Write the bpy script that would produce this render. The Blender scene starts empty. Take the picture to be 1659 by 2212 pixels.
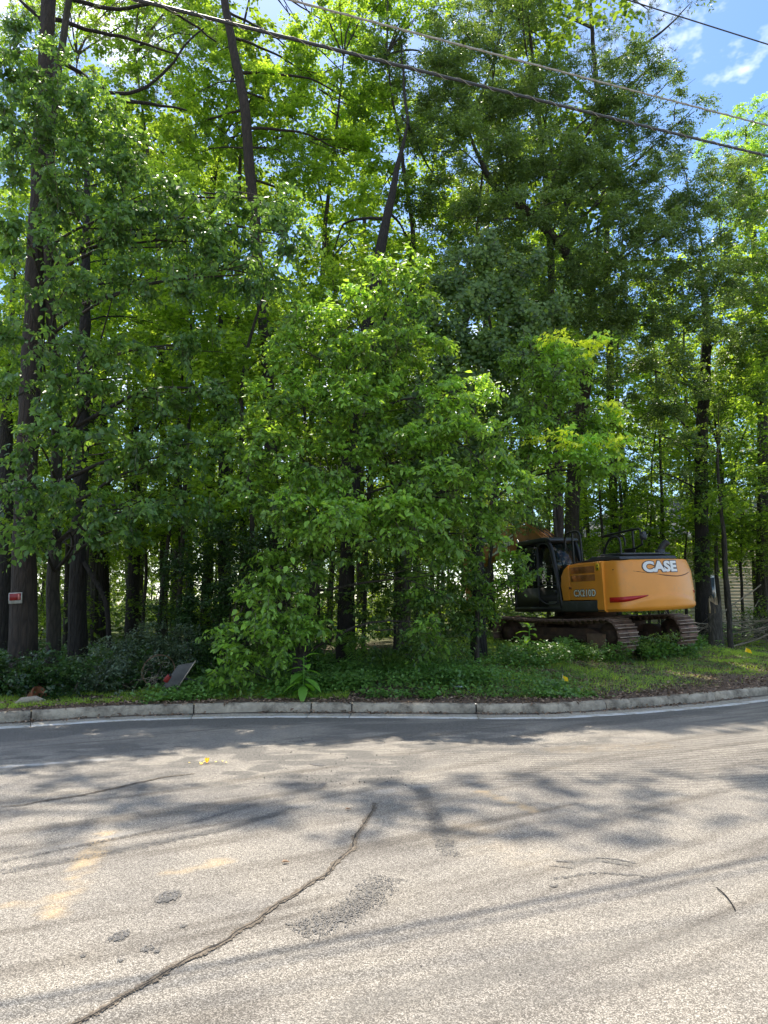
import bpy, bmesh, math
import numpy as np
from mathutils import Vector, Matrix
from math import radians as R, sin, cos, tan, pi

SC = bpy.context.scene
COL = SC.collection
rng = np.random.default_rng(11)

# ------------------------------------------------------------------ camera
PITCH, EYE, FPX = R(7.93), 1.6, 1536.0
cam_d = bpy.data.cameras.new('camera')
cam = bpy.data.objects.new('camera', cam_d)
COL.objects.link(cam)
cam.location = (0, 0, EYE)
cam.rotation_euler = (pi / 2 + PITCH, 0, 0)
cam_d.sensor_fit = 'VERTICAL'
cam_d.sensor_height = 36
cam_d.lens = FPX / 2212 * 36
cam_d.clip_end = 2000
SC.camera = cam

# ------------------------------------------------------------------ light
SUN_EL, SUN_AZ = R(65), R(-16)          # azimuth from +Y towards +X
world = bpy.data.worlds.new('World')
SC.world = world
world.use_nodes = True
wt = world.node_tree
wt.nodes.clear()
def wn(t, **k):
    n = wt.nodes.new(t)
    for a, b in k.items():
        setattr(n, a, b)
    return n
sky = wn('ShaderNodeTexSky', sky_type='NISHITA')
sky.sun_disc = False
sky.sun_elevation = SUN_EL
sky.sun_rotation = SUN_AZ
sky.air_density = 1.0
sky.dust_density = 0.6
sky.ozone_density = 1.6
hsv = wn('ShaderNodeHueSaturation')
hsv.inputs['Saturation'].default_value = 1.2
hsv.inputs['Value'].default_value = 0.60
tc = wn('ShaderNodeTexCoord')
mp = wn('ShaderNodeMapping')
mp.inputs['Scale'].default_value = (1, 1, 1.7)
mp.inputs['Location'].default_value = (0.38, 0.8, 0.5)
nz = wn('ShaderNodeTexNoise')
nz.inputs['Scale'].default_value = 2.3
nz.inputs['Detail'].default_value = 7
nz.inputs['Roughness'].default_value = 0.6
rp = wn('ShaderNodeValToRGB')
rp.color_ramp.elements[0].position = 0.51
rp.color_ramp.elements[1].position = 0.70
mx = wn('ShaderNodeMixRGB')
mx.inputs[2].default_value = (9.5, 9.1, 8.5, 1)
bg = wn('ShaderNodeBackground')
bg.inputs['Strength'].default_value = 0.15
wo = wn('ShaderNodeOutputWorld')
L = wt.links.new
L(tc.outputs['Generated'], mp.inputs[0]); L(mp.outputs[0], nz.inputs['Vector'])
L(nz.outputs[0], rp.inputs[0]); L(rp.outputs[0], mx.inputs[0])
L(sky.outputs[0], hsv.inputs['Color']); L(hsv.outputs[0], mx.inputs[1])
L(mx.outputs[0], bg.inputs[0]); L(bg.outputs[0], wo.inputs[0])

sun_d = bpy.data.lights.new('sun', 'SUN')
sun_d.energy = 2.9
sun_d.angle = R(0.53)
sun_d.color = (1, 0.915, 0.79)
sun = bpy.data.objects.new('sun', sun_d)
COL.objects.link(sun)
sdir = Vector((sin(SUN_AZ) * cos(SUN_EL), cos(SUN_AZ) * cos(SUN_EL), sin(SUN_EL)))
sun.rotation_euler = sdir.to_track_quat('Z', 'Y').to_euler()
SC.view_settings.view_transform = 'Standard'
SC.view_settings.look = 'None'
SC.view_settings.gamma = 1
SC.view_settings.use_curve_mapping = False
SC.view_settings.exposure = 1.52
SC.cycles.max_bounces = 8
SC.cycles.transmission_bounces = 6
SC.cycles.transparent_max_bounces = 6
SC.cycles.sample_clamp_indirect = 6

# ------------------------------------------------------------------ survey helpers: bearings measured on the photograph, at chosen distances
def at(px, py, Y):
    a = np.array([(px - 829.5) / FPX, 1.0, (1106 - py) / FPX])
    c, s = cos(PITCH), sin(PITCH)
    d = np.array([a[0], a[1] * c - a[2] * s, a[1] * s + a[2] * c])
    return np.array([0, 0, EYE]) + d * (Y / d[1])

def floor_at(px, py, z=0.0):
    p = at(px, py, 1.0)
    t = (z - EYE) / (p[2] - EYE)
    return np.array([p[0] * t, t, z])

# kerb line: foot of the kerb face, as y(x)
_k = np.array([floor_at(a, b)[:2] for a, b in
     [(0, 1563), (250, 1547), (548, 1539), (829, 1540), (1149, 1543), (1329, 1533), (1500, 1519), (1659, 1501)]])
_k = np.vstack([[-60, 3.0], [-30, 5.6], [-16, 8.0], [-9, 9.4], _k, [9.6, 15.2], [13, 18.2], [22, 27.5], [40, 48], [60, 74]])
_kx = np.linspace(-60, 60, 2401)
_ky = np.interp(_kx, _k[:, 0], _k[:, 1])
_w = np.hanning(37); _w /= _w.sum()
_ky = np.convolve(np.pad(_ky, 18, mode='edge'), _w, 'valid')
_ks = np.gradient(_ky, _kx)
def ky(x): return np.interp(x, _kx, _ky)
def kcos(x): return 1 / np.sqrt(1 + np.interp(x, _kx, _ks) ** 2)
def sdist(x, y): return (y - ky(x)) * kcos(x)     # signed distance beyond the kerb face

def sstep(a, b, x):
    t = np.clip((x - a) / (b - a), 0, 1)
    return t * t * (3 - 2 * t)

def _hash(ix, iy, s):
    h = (ix * 374761393 + iy * 668265263 + s * 974634777) & 0xffffffff
    h = ((h ^ (h >> 13)) * 1274126177) & 0xffffffff
    return ((h ^ (h >> 16)) & 0xffff) / 65535.0
def vnoise(x, y, s=0):
    x = np.asarray(x, float); y = np.asarray(y, float)
    ix = np.floor(x).astype(np.int64); iy = np.floor(y).astype(np.int64)
    fx = x - ix; fy = y - iy
    fx = fx * fx * (3 - 2 * fx); fy = fy * fy * (3 - 2 * fy)
    a = _hash(ix, iy, s); b = _hash(ix + 1, iy, s); c = _hash(ix, iy + 1, s); d = _hash(ix + 1, iy + 1, s)
    return (a * (1 - fx) + b * fx) * (1 - fy) + (c * (1 - fx) + d * fx) * fy
def fbm(x, y, s=0, o=4):
    v = 0; a = 0.5
    for i in range(o):
        v = v + a * vnoise(np.asarray(x) * 2 ** i, np.asarray(y) * 2 ** i, s + i); a *= 0.5
    return v

def gz(x, y):
    x = np.asarray(x, float); y = np.asarray(y, float)
    s = np.maximum(sdist(x, y), 0)
    right = sstep(-3, 2.5, x)
    z = 0.135 + (0.040 + 0.038 * right) * np.minimum(s, 6.5) + (0.030 + .012 * right) * np.maximum(np.minimum(s, 26) - 6.5, 0) + .02 * np.maximum(np.minimum(s, 60) - 26, 0)
    z = z + 0.12 * (fbm(x * 0.7, y * 0.7, 5, 3) - 0.44) * sstep(0.3, 2.5, s)
    return z + 0.03 * (vnoise(x * 3, y * 3, 9) - 0.5) * sstep(0.15, 0.8, s)

def gpt(px, py):
    """where a bearing meets the ground"""
    Y = 9.0
    while Y < 23:
        p = at(px, py, Y)
        if p[2] <= gz(p[0], p[1]): break
        Y += 0.03
    p[2] = gz(p[0], p[1]); return p

# ------------------------------------------------------------------ object helpers
def tag(o, label=None, cat=None, group=None, kind=None):
    if label: o['label'] = label
    if cat: o['category'] = cat
    if group: o['group'] = group
    if kind: o['kind'] = kind
    return o
def empty(name, loc=(0, 0, 0), label=None, cat=None, group=None, kind=None, rot=None):
    o = bpy.data.objects.new(name, None)
    COL.objects.link(o); o.location = Vector(loc)
    if rot: o.rotation_euler = rot
    o.empty_display_size = 0.1
    return tag(o, label, cat, group, kind)
def link(name, me, parent=None, m=None):
    o = bpy.data.objects.new(name, me)
    COL.objects.link(o)
    if m is not None and len(me.materials) == 0: me.materials.append(m)
    if parent is not None:
        o.parent = parent
    return o
def mk(name, V, F, m=None, parent=None, tint=None, smooth=False, attrs=None, world=False):
    """V (n,3), F list of (m,k) int arrays. world=True: V in world coordinates under a parent with its own origin"""
    V = np.asarray(V, np.float32)
    if world and parent is not None:
        V = V - np.array(parent.location, np.float32)
    me = bpy.data.meshes.new(name)
    F = [np.asarray(f, np.int32) for f in F if len(f)]
    nl = sum(f.size for f in F); nf = sum(len(f) for f in F)
    me.vertices.add(len(V)); me.vertices.foreach_set('co', V.ravel())
    me.loops.add(nl); me.loops.foreach_set('vertex_index', np.concatenate([f.ravel() for f in F]))
    st = []; c = 0
    for f in F:
        st.append(c + np.arange(len(f)) * f.shape[1]); c += f.size
    me.polygons.add(nf); me.polygons.foreach_set('loop_start', np.concatenate(st).astype(np.int32))
    if smooth: me.polygons.foreach_set('use_smooth', np.ones(nf, bool))
    me.update(calc_edges=True)
    A = dict(attrs or {})
    if tint is not None: A['tint'] = tint
    for k, v in A.items():
        at_ = me.attributes.new(k, 'FLOAT', 'POINT')
        at_.data.foreach_set('value', np.asarray(v, np.float32))
    return link(name, me, parent, m)

class Bag:
    """collects pieces of one mesh"""
    def __init__(s): s.V = []; s.F = {}; s.n = 0; s.T = []
    def add(s, V, F, t=0.5):
        V = np.asarray(V, float); F = np.asarray(F)
        s.V.append(V); s.T.append(np.full(len(V), t) if np.isscalar(t) else np.asarray(t))
        s.F.setdefault(F.shape[1], []).append(F + s.n); s.n += len(V)
        return s
    def box(s, a, b, M=None, t=0.5):
        x0, y0, z0 = a; x1, y1, z1 = b
        V = np.array([[x, y, z] for z in (z0, z1) for (x, y) in ((x0, y0), (x1, y0), (x1, y1), (x0, y1))], float)
        if M is not None: V = V @ np.array(M.to_3x3()).T + np.array(M.translation)
        return s.add(V, [[3, 2, 1, 0], [4, 5, 6, 7], [0, 1, 5, 4], [1, 2, 6, 5], [2, 3, 7, 6], [3, 0, 4, 7]], t)
    def tube(s, P, r, n=8, jit=0, caps=True, t=0.5):
        V, F, C = tube(P, r, n, jit)
        s.add(V, F, t)
        if caps:
            off = s.n - len(V)
            for ring, rev in ((0, True), (len(V) // n - 1, False)):
                idx = off + ring * n + np.arange(n)
                c = off + len(V)
                cen = V[ring * n:(ring + 1) * n].mean(0)
                s.V.append(cen[None]); s.T.append(np.full(1, t if np.isscalar(t) else 0.5)); ci = s.n; s.n += 1
                a, b = idx, np.roll(idx, -1)
                tr = np.stack([a, b, np.full(n, ci)], 1)
                s.F.setdefault(3, []).append(tr[:, ::-1] if rev else tr)
        return s
    def prism(s, prof, lo, hi, axis='y', t=0.5):
        """profile polygon (a,b) extruded along axis"""
        n = len(prof); P = np.array(prof, float)
        def put(c):
            z = np.full(n, c)
            return {'y': np.stack([P[:, 0], z, P[:, 1]], 1), 'z': np.stack([P[:, 0], P[:, 1], z], 1), 'x': np.stack([z, P[:, 0], P[:, 1]], 1)}[axis]
        V = np.vstack([put(lo), put(hi)]); i = np.arange(n); j = (i + 1) % n
        s.add(V, np.stack([i, j, j + n, i + n], 1), t)
        o = s.n - 2 * n
        s.F.setdefault(n, []).append(np.array([i[::-1] + o, i + n + o]))
        return s
    def build(s, name, m=None, parent=None, smooth=False, tint=False, world=False, bevel=0):
        V = np.vstack(s.V); F = [np.vstack(f) for f in s.F.values()]
        o = mk(name, V, F, m, parent, np.concatenate(s.T) if tint else None, smooth, world=world)
        bm = bmesh.new(); bm.from_mesh(o.data)
        bmesh.ops.recalc_face_normals(bm, faces=bm.faces)
        if bevel:
            ed = [e for e in bm.edges if len(e.link_faces) == 2 and e.calc_face_angle(0) > 0.5]
            bmesh.ops.bevel(bm, geom=ed, offset=bevel, segments=2, affect='EDGES', profile=0.6, clamp_overlap=True)
        bm.to_mesh(o.data); bm.free()
        return o

def tube(P, r, n=8, jit=0, seed=None):
    P = np.asarray(P, float); m = len(P)
    r = np.full(m, r) if np.isscalar(r) else np.asarray(r, float)
    T = np.gradient(P, axis=0); T /= np.linalg.norm(T, axis=1)[:, None] + 1e-9
    ref = np.array([0, 0, 1.0]) if abs(T[:, 2].mean()) < 0.8 else np.array([0, 1.0, 0])
    A = np.cross(T, ref); A /= np.linalg.norm(A, axis=1)[:, None] + 1e-9
    B = np.cross(T, A)
    th = np.arange(n) / n * 2 * pi
    rr = r[:, None] * np.ones((1, n))
    if jit:
        lobes = 1 + jit * rng.normal(size=n) * 0.6
        rr = rr * lobes[None] * (1 + jit * 0.5 * rng.normal(size=(m, n)))
    V = P[:, None] + rr[..., None] * (np.cos(th)[None, :, None] * A[:, None] + np.sin(th)[None, :, None] * B[:, None])
    i = np.arange(m - 1)[:, None] * n; j = np.arange(n)[None]; k = (j + 1) % n
    F = np.stack([i + j, i + k, i + n + k, i + n + j], -1).reshape(-1, 4)
    return V.reshape(-1, 3), F, None

def curve(P, step=0.3, wob=0.0):
    P = np.asarray(P, float)
    d = np.r_[0, np.cumsum(np.linalg.norm(np.diff(P, axis=0), axis=1))]
    n = max(3, int(d[-1] / step) + 1); t = np.linspace(0, d[-1], n)
    Q = np.stack([np.interp(t, d, P[:, i]) for i in range(3)], 1)
    for _ in range(3):
        if n > 3: Q[1:-1] = (Q[:-2] + 2 * Q[1:-1] + Q[2:]) / 4
    if wob:
        W = rng.normal(size=(n, 3)) * wob; W = (W + np.roll(W, 1, 0) + np.roll(W, -1, 0)) / 3; W[0] = 0
        Q = Q + W
    return Q

# ------------------------------------------------------------------ materials
def mat(name):
    m = bpy.data.materials.new(name); m.use_nodes = True
    nt = m.node_tree; p = nt.nodes['Principled BSDF']
    return m, nt, p, nt.links.new
def nd(nt, t, **k):
    n = nt.nodes.new(t)
    for a, b in k.items():
        if a.startswith('_'): n.inputs[int(a[1:])].default_value = b
        else: setattr(n, a, b)
    return n
def plain(name, c, rough=0.5, metal=0.0, var=0.12, scale=6, bump=0.0, bscale=60, dirt=None, coat=0):
    m, nt, p, L = mat(name)
    p.inputs['Roughness'].default_value = rough; p.inputs['Metallic'].default_value = metal
    if coat: p.inputs['Coat Weight'].default_value = coat; p.inputs['Coat Roughness'].default_value = .25
    tcn = nd(nt, 'ShaderNodeTexCoord')
    n = nd(nt, 'ShaderNodeTexNoise'); n.inputs['Scale'].default_value = scale; n.inputs['Detail'].default_value = 6
    L(tcn.outputs['Object'], n.inputs['Vector'])
    r = nd(nt, 'ShaderNodeValToRGB')
    r.color_ramp.elements[0].position = .3; r.color_ramp.elements[1].position = .7
    r.color_ramp.elements[0].color = [x * (1 - var) for x in c] + [1]
    r.color_ramp.elements[1].color = [min(1, x * (1 + var)) for x in c] + [1]
    L(n.outputs[0], r.inputs[0]); out = r.outputs[0]
    if dirt:
        n2 = nd(nt, 'ShaderNodeTexNoise'); n2.inputs['Scale'].default_value = scale * .6; n2.inputs['Detail'].default_value = 9
        n2.inputs['Roughness'].default_value = .7
        L(tcn.outputs['Object'], n2.inputs['Vector'])
        r2 = nd(nt, 'ShaderNodeValToRGB'); r2.color_ramp.elements[0].position = dirt[1]; r2.color_ramp.elements[1].position = dirt[1] + .18
        L(n2.outputs[0], r2.inputs[0])
        mxx = nd(nt, 'ShaderNodeMixRGB'); mxx.inputs[2].default_value = list(dirt[0]) + [1]
        L(r2.outputs[0], mxx.inputs[0]); L(out, mxx.inputs[1]); out = mxx.outputs[0]
    L(out, p.inputs['Base Color'])
    if bump:
        b = nd(nt, 'ShaderNodeBump'); b.inputs['Strength'].default_value = bump; b.inputs['Distance'].default_value = .02
        n3 = nd(nt, 'ShaderNodeTexNoise'); n3.inputs['Scale'].default_value = bscale; n3.inputs['Detail'].default_value = 5
        L(tcn.outputs['Object'], n3.inputs['Vector']); L(n3.outputs[0], b.inputs['Height']); L(b.outputs[0], p.inputs['Normal'])
    return m

def leafmat(name, lo, hi, trans=1.0, rough=0.42, tmix=0.45, yellow=(1.5, 1.25, 0.5)):
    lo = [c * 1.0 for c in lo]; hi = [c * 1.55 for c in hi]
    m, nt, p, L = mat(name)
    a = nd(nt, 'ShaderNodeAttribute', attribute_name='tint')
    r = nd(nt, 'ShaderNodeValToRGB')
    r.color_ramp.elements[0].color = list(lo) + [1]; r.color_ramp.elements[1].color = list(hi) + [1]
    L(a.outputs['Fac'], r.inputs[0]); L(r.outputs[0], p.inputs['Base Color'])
    p.inputs['Roughness'].default_value = rough
    t = nd(nt, 'ShaderNodeBsdfTranslucent')
    g = nd(nt, 'ShaderNodeMixRGB', blend_type='MULTIPLY'); g.inputs[0].default_value = 1
    g.inputs[2].default_value = [y * trans * 2.6 for y in yellow] + [1]
    L(r.outputs[0], g.inputs[1]); L(g.outputs[0], t.inputs[0])
    mxs = nd(nt, 'ShaderNodeMixShader'); mxs.inputs[0].default_value = tmix
    L(p.outputs[0], mxs.inputs[1]); L(t.outputs[0], mxs.inputs[2])
    L(mxs.outputs[0], nt.nodes['Material Output'].inputs[0])
    return m

def barkmat(name, c1, c2, scale=1.0):
    m, nt, p, L = mat(name)
    p.inputs['Roughness'].default_value = .9
    tcn = nd(nt, 'ShaderNodeTexCoord')
    mpn = nd(nt, 'ShaderNodeMapping'); mpn.inputs['Scale'].default_value = (9 * scale, 9 * scale, 1.8 * scale)
    L(tcn.outputs['Object'], mpn.inputs[0])
    v = nd(nt, 'ShaderNodeTexVoronoi', feature='DISTANCE_TO_EDGE'); v.inputs['Scale'].default_value = 1.6
    n = nd(nt, 'ShaderNodeTexNoise'); n.inputs['Scale'].default_value = 2.4; n.inputs['Detail'].default_value = 8; n.inputs['Roughness'].default_value = .65
    add = nd(nt, 'ShaderNodeMixRGB'); add.inputs[0].default_value = .25
    L(mpn.outputs[0], n.inputs['Vector']); L(mpn.outputs[0], add.inputs[1]); L(n.outputs['Color'], add.inputs[2]); L(add.outputs[0], v.inputs['Vector'])
    r = nd(nt, 'ShaderNodeValToRGB'); r.color_ramp.elements[0].color = [x * .3 for x in c1] + [1]; r.color_ramp.elements[1].color = list(c1) + [1]
    r.color_ramp.elements[1].position = .22
    L(v.outputs['Distance'], r.inputs[0])
    r2 = nd(nt, 'ShaderNodeMixRGB'); L(n.outputs[0], r2.inputs[0]); L(r.outputs[0], r2.inputs[1]); r2.inputs[2].default_value = list(c2) + [1]
    L(r2.outputs[0], p.inputs['Base Color'])
    b = nd(nt, 'ShaderNodeBump'); b.inputs['Strength'].default_value = 1.0; b.inputs['Distance'].default_value = .06
    ad = nd(nt, 'ShaderNodeMath', operation='ADD'); L(v.outputs['Distance'], ad.inputs[0]); L(n.outputs[0], ad.inputs[1])
    L(ad.outputs[0], b.inputs['Height']); L(b.outputs[0], p.inputs['Normal'])
    return m

M = {}
M['bark_red'] = barkmat('pine bark', (.055, .038, .028), (.034, .027, .021))
M['bark_dark'] = barkmat('dark furrowed bark', (.034, .027, .021), (.02, .017, .014), 1.3)
M['bark_grey'] = barkmat('grey bark', (.072, .060, .044), (.042, .036, .027), 1.2)
M['bark_pale'] = barkmat('lichened bark', (.15, .13, .11), (.08, .07, .055), 1.2)
M['twig'] = plain('twig', (.13, .105, .08), .85, var=.4, scale=3)
M['drywood'] = plain('dry wood', (.30, .25, .19), .85, var=.35, scale=5)
M['leaf_broad'] = leafmat('broad glossy leaf', (.034, .082, .026), (.11, .20, .050), .95, rough=.38, tmix=.40, yellow=(1.3, 1.15, .5))
M['leaf_front'] = leafmat('fresh leaf', (.032, .074, .018), (.18, .32, .050), 1.05, rough=.38, tmix=.38, yellow=(1.3, 1.1, .5))
M['leaf_lime'] = leafmat('thin lime leaf', (.055, .115, .018), (.14, .23, .032), 1.1, .5, .5, (1.4, 1.15, .5))
M['leaf_oak'] = leafmat('oak leaf', (.028, .062, .020), (.11, .175, .045), 0.95, .36, .34, (1.3, 1.15, .5))
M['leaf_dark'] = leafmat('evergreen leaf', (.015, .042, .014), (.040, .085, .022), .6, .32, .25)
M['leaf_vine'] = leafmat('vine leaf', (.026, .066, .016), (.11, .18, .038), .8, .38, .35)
M['leaf_back'] = leafmat('far sunlit leaf', (.036, .076, .014), (.10, .17, .026), .85, .55, .5, (1.4, 1.15, .5))
M['needle'] = leafmat('pine needle', (.035, .060, .028), (.075, .105, .045), .5, .5, .25)
M['leaf_grey'] = leafmat('pale shrub leaf', (.030, .055, .030), (.10, .14, .085), .6, .28, .25)
M['grass'] = leafmat('grass blade', (.07, .13, .020), (.23, .34, .055), .8, .5, .38)
M['ivy'] = leafmat('ivy leaf', (.035, .092, .022), (.13, .25, .050), .7, .34, .3)
M['litter'] = leafmat('dead leaf', (.075, .045, .028), (.30, .21, .14), .3, .8, .1, (1.2, 1, .8))
M['poke'] = leafmat('large fleshy leaf', (.07, .17, .03), (.15, .32, .05), .8, .42, .4)

# ================================================================== ROAD
def polyd(P, x, y):
    """distance of points to a polyline, and position along it (0..1)"""
    P = np.asarray(P, float); best = np.full(x.shape, 1e9); tt = np.zeros(x.shape); n = len(P) - 1
    for i in range(n):
        a, b = P[i], P[i + 1]; ab = b - a
        t = np.clip(((x - a[0]) * ab[0] + (y - a[1]) * ab[1]) / (ab @ ab), 0, 1)
        d = np.hypot(x - a[0] - t * ab[0], y - a[1] - t * ab[1])
        k = d < best; best = np.where(k, d, best); tt = np.where(k, (i + t) / n, tt)
    return best, tt
def px(*pts): return np.array([floor_at(a, b)[:2] for a, b in pts])

def build_road():
    xs = np.r_[np.linspace(-60, -7, 53)[:-1], np.linspace(-7, 9, 270), np.linspace(9, 60, 52)[1:]]
    vs = np.r_[np.linspace(0, .60, 25)[:-1], np.linspace(.60, 1, 225)]
    X = np.repeat(xs[None], len(vs), 0)
    top = ky(X) + .35
    lo = -26.0
    # rows run from behind the camera to beneath the kerb; fine rows only over the part in view
    near = 1.6
    f = (vs - .60) / .40
    Y = np.where(vs[:, None] < .60, lo + (near - lo) * (vs[:, None] / .60), near + (top - near) * f[:, None])
    X = X.ravel(); Y = Y.ravel()
    s = sdist(X, Y)
    n1 = fbm(X * 1.7, Y * 1.7, 3, 5); n2 = fbm(X * 9, Y * 9, 21, 3)
    ca, sa = cos(R(31)), sin(R(31))
    al, ac = X * ca + Y * sa, -X * sa + Y * ca
    ac = ac + .10 * np.sin(al * .7)
    streak = .6 * fbm(al * .35, ac * 4.2, 31, 4) + .4 * fbm(al * .6, ac * 15, 41, 3)
    streak = sstep(.42, .66, streak)
    dark = np.zeros_like(X)
    # new asphalt strip along the gutter
    w = 1.0 + .55 * vnoise(X * .9, X * 0, 51) + .25 * (n2 - .5) - .6 * sstep(2.5, 5, X) + .3*sstep(-3,-6,X)
    dark = np.maximum(dark, sstep(.25, -.15, -(s + .5) - w + .35) * (.25 + .95 * sstep(.30, .62, fbm(X * 1.1, Y * 3.2, 203, 4) + .12 * sstep(1, -2, X))))
    # oily mottles in the middle, deepened to paint in more shadow dapple
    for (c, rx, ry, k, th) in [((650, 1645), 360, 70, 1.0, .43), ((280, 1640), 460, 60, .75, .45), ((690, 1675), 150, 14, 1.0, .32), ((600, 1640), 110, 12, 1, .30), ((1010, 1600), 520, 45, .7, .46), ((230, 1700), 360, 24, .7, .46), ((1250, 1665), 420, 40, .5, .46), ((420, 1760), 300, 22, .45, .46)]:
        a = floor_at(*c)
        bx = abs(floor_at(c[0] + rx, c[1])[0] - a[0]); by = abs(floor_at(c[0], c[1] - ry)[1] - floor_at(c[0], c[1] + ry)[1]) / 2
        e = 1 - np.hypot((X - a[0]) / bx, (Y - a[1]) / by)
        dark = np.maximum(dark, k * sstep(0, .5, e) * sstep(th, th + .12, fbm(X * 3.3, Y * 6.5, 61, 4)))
    # rubber streaks
    for P, w_, k in [(px((0, 1885), (250, 1835), (480, 1790), (640, 1745)), .10, .40), (px((0, 1850), (200, 1815), (420, 1770)), .06, .3),
                     (px((640, 2010), (740, 1975), (830, 1905)), .13, .34), (px((905, 1700), (935, 1760), (970, 1850)), .10, .34),
                     (px((860, 1660), (905, 1700)), .1, .2), (px((1200, 1860), (1290, 1858), (1370, 1868)), .035, .75),
                     (px((1180, 1872), (1250, 1866), (1300, 1872)), .02, .6), (px((600, 2212), (1000, 2120), (1400, 2040), (1659, 1980)), .16, .30),
                     (px((850, 2212), (1200, 2150), (1659, 2070)), .11, .26), (px((1250,1990),(1500,1930),(1659,1880)), .09, .2)]:
        d, t = polyd(P, X, Y)
        dark = np.maximum(dark, k * sstep(w_, w_ * .2, d + .05 * (n2 - .5)) * sstep(0, .12, t) * sstep(1, .88, t) * (.9 + .9 * n1))
    d, _ = polyd(px((862, 1572), (868, 1585), (838, 1592), (900, 1595)), X, Y); dark = np.maximum(dark, sstep(.05, .02, d))
    ochre = np.zeros_like(X)
    for P, w_, k in [(px((232, 1800), (205, 1840), (165, 1900), (118, 1975)), .085, .85), (px((0, 1955), (80, 1950), (150, 1925)), .05, .5),
                     (px((450, 1870), (360, 1885)), .05, .5), (px((470, 1860), (490, 1868)), .07, .6), (px((1035, 1710), (1085, 1728), (1145, 1748)), .07, .8),
                     (px((770, 1775), (815, 1770)), .06, .4), (px((1210,1620),(1420,1610)), .25, .16), (px((880,1750),(1150,1850)), .3, .12)]:
        d, t = polyd(P, X, Y)
        ochre = np.maximum(ochre, .75 * k * sstep(w_ * 1.15, w_ * .45, d + .06 * (n2 - .5)) * sstep(.25, .55, fbm(X * 14, Y * 14, 77, 3)))
    white = np.zeros_like(X)
    for P, w_, k in [(px((-20, 1657), (130, 1648), (280, 1636)), .085, .75), (px((830, 1710), (960, 1690), (1100, 1682)), .09, .22), (px((80, 1840), (330, 1790)), .05, .3)]:
        d, t = polyd(P, X, Y)
        white = np.maximum(white, k * sstep(w_, w_ * .55, d) * sstep(.3, .55, fbm(X * 6, Y * 20, 78, 3)) * sstep(1, .6, t))
    groove = .8 * sstep(-5.2, -4.2, s) * sstep(-2.0, -2.8, s) * (.25 + .75 * sstep(-2, 1.0, X)) * sstep(7, 4.5, X) * sstep(.32, .55, fbm(X * .5, Y * 1.2, 91, 3) + .15 * sstep(0, 2, X))
    f = (np.arange(len(vs) - 1)[:, None] * len(xs) + np.arange(len(xs) - 1)[None]).ravel()
    F = np.stack([f, f + 1, f + 1 + len(xs), f + len(xs)], 1)
    Z = .006 * (fbm(X * 1.3, Y * 1.3, 99, 3) - .5)
    m, nt, p, L = mat('worn chip-seal asphalt')
    p.inputs['Roughness'].default_value = .85
    A = {k: nd(nt, 'ShaderNodeAttribute', attribute_name=k).outputs['Fac'] for k in ('dark', 'ochre', 'white', 'groove', 'streak', 'sd')}
    tcn = nd(nt, 'ShaderNodeTexCoord')
    v = nd(nt, 'ShaderNodeTexVoronoi'); v.inputs['Scale'].default_value = 185
    v2 = nd(nt, 'ShaderNodeTexVoronoi', feature='DISTANCE_TO_EDGE'); v2.inputs['Scale'].default_value = 185
    L(tcn.outputs['Object'], v.inputs['Vector']); L(tcn.outputs['Object'], v2.inputs['Vector'])
    sep = nd(nt, 'ShaderNodeSeparateColor'); L(v.outputs['Color'], sep.inputs[0])
    st = nd(nt, 'ShaderNodeValToRGB'); cr = st.color_ramp
    cr.elements[0].color = (.12, .112, .098, 1); cr.elements[1].color = (.50, .478, .435, 1)
    for q, c in ((.30, (.17, .158, .138)), (.55, (.28, .264, .232)), (.78, (.40, .378, .335))):
        e = cr.elements.new(q); e.color = list(c) + [1]
    L(sep.outputs[0], st.inputs[0])
    gap = nd(nt, 'ShaderNodeValToRGB'); gap.color_ramp.elements[0].color = (.40, .37, .33, 1); gap.color_ramp.elements[1].position = .13
    L(v2.outputs['Distance'], gap.inputs[0])
    base = nd(nt, 'ShaderNodeMixRGB', blend_type='MULTIPLY'); base.inputs[0].default_value = 1
    L(st.outputs[0], base.inputs[1]); L(gap.outputs[0], base.inputs[2])
    # broad colour drift and coarse bright chips
    n = nd(nt, 'ShaderNodeTexNoise'); n.inputs['Scale'].default_value = 1.1; n.inputs['Detail'].default_value = 8; L(tcn.outputs['Object'], n.inputs['Vector'])
    dr = nd(nt, 'ShaderNodeValToRGB'); dr.color_ramp.elements[0].color = (.84, .82, .81, 1); dr.color_ramp.elements[1].color = (1.18, 1.14, 1.08, 1)
    dr.color_ramp.elements[0].position = .35; dr.color_ramp.elements[1].position = .65
    L(n.outputs[0], dr.inputs[0])
    b2 = nd(nt, 'ShaderNodeMixRGB', blend_type='MULTIPLY'); b2.inputs[0].default_value = 1; L(base.outputs[0], b2.inputs[1]); L(dr.outputs[0], b2.inputs[2])
    def mul(col, fac, c):
        q = nd(nt, 'ShaderNodeMixRGB', blend_type='MULTIPLY'); L(fac, q.inputs[0]); L(col, q.inputs[1]); q.inputs[2].default_value = list(c) + [1]; return q.outputs[0]
    def mix(col, fac, c):
        q = nd(nt, 'ShaderNodeMixRGB'); L(fac, q.inputs[0]); L(col, q.inputs[1]); q.inputs[2].default_value = list(c) + [1]; return q.outputs[0]
    def math_(op, a, b=None, c=None):
        q = nd(nt, 'ShaderNodeMath', operation=op)
        for i, w_ in enumerate((a, b, c)):
            if w_ is None: continue
            if isinstance(w_, (int, float)): q.inputs[i].default_value = w_
            else: L(w_, q.inputs[i])
        return q.outputs[0]
    c = mul(b2.outputs[0], A['streak'], (.56, .54, .52))
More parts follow.
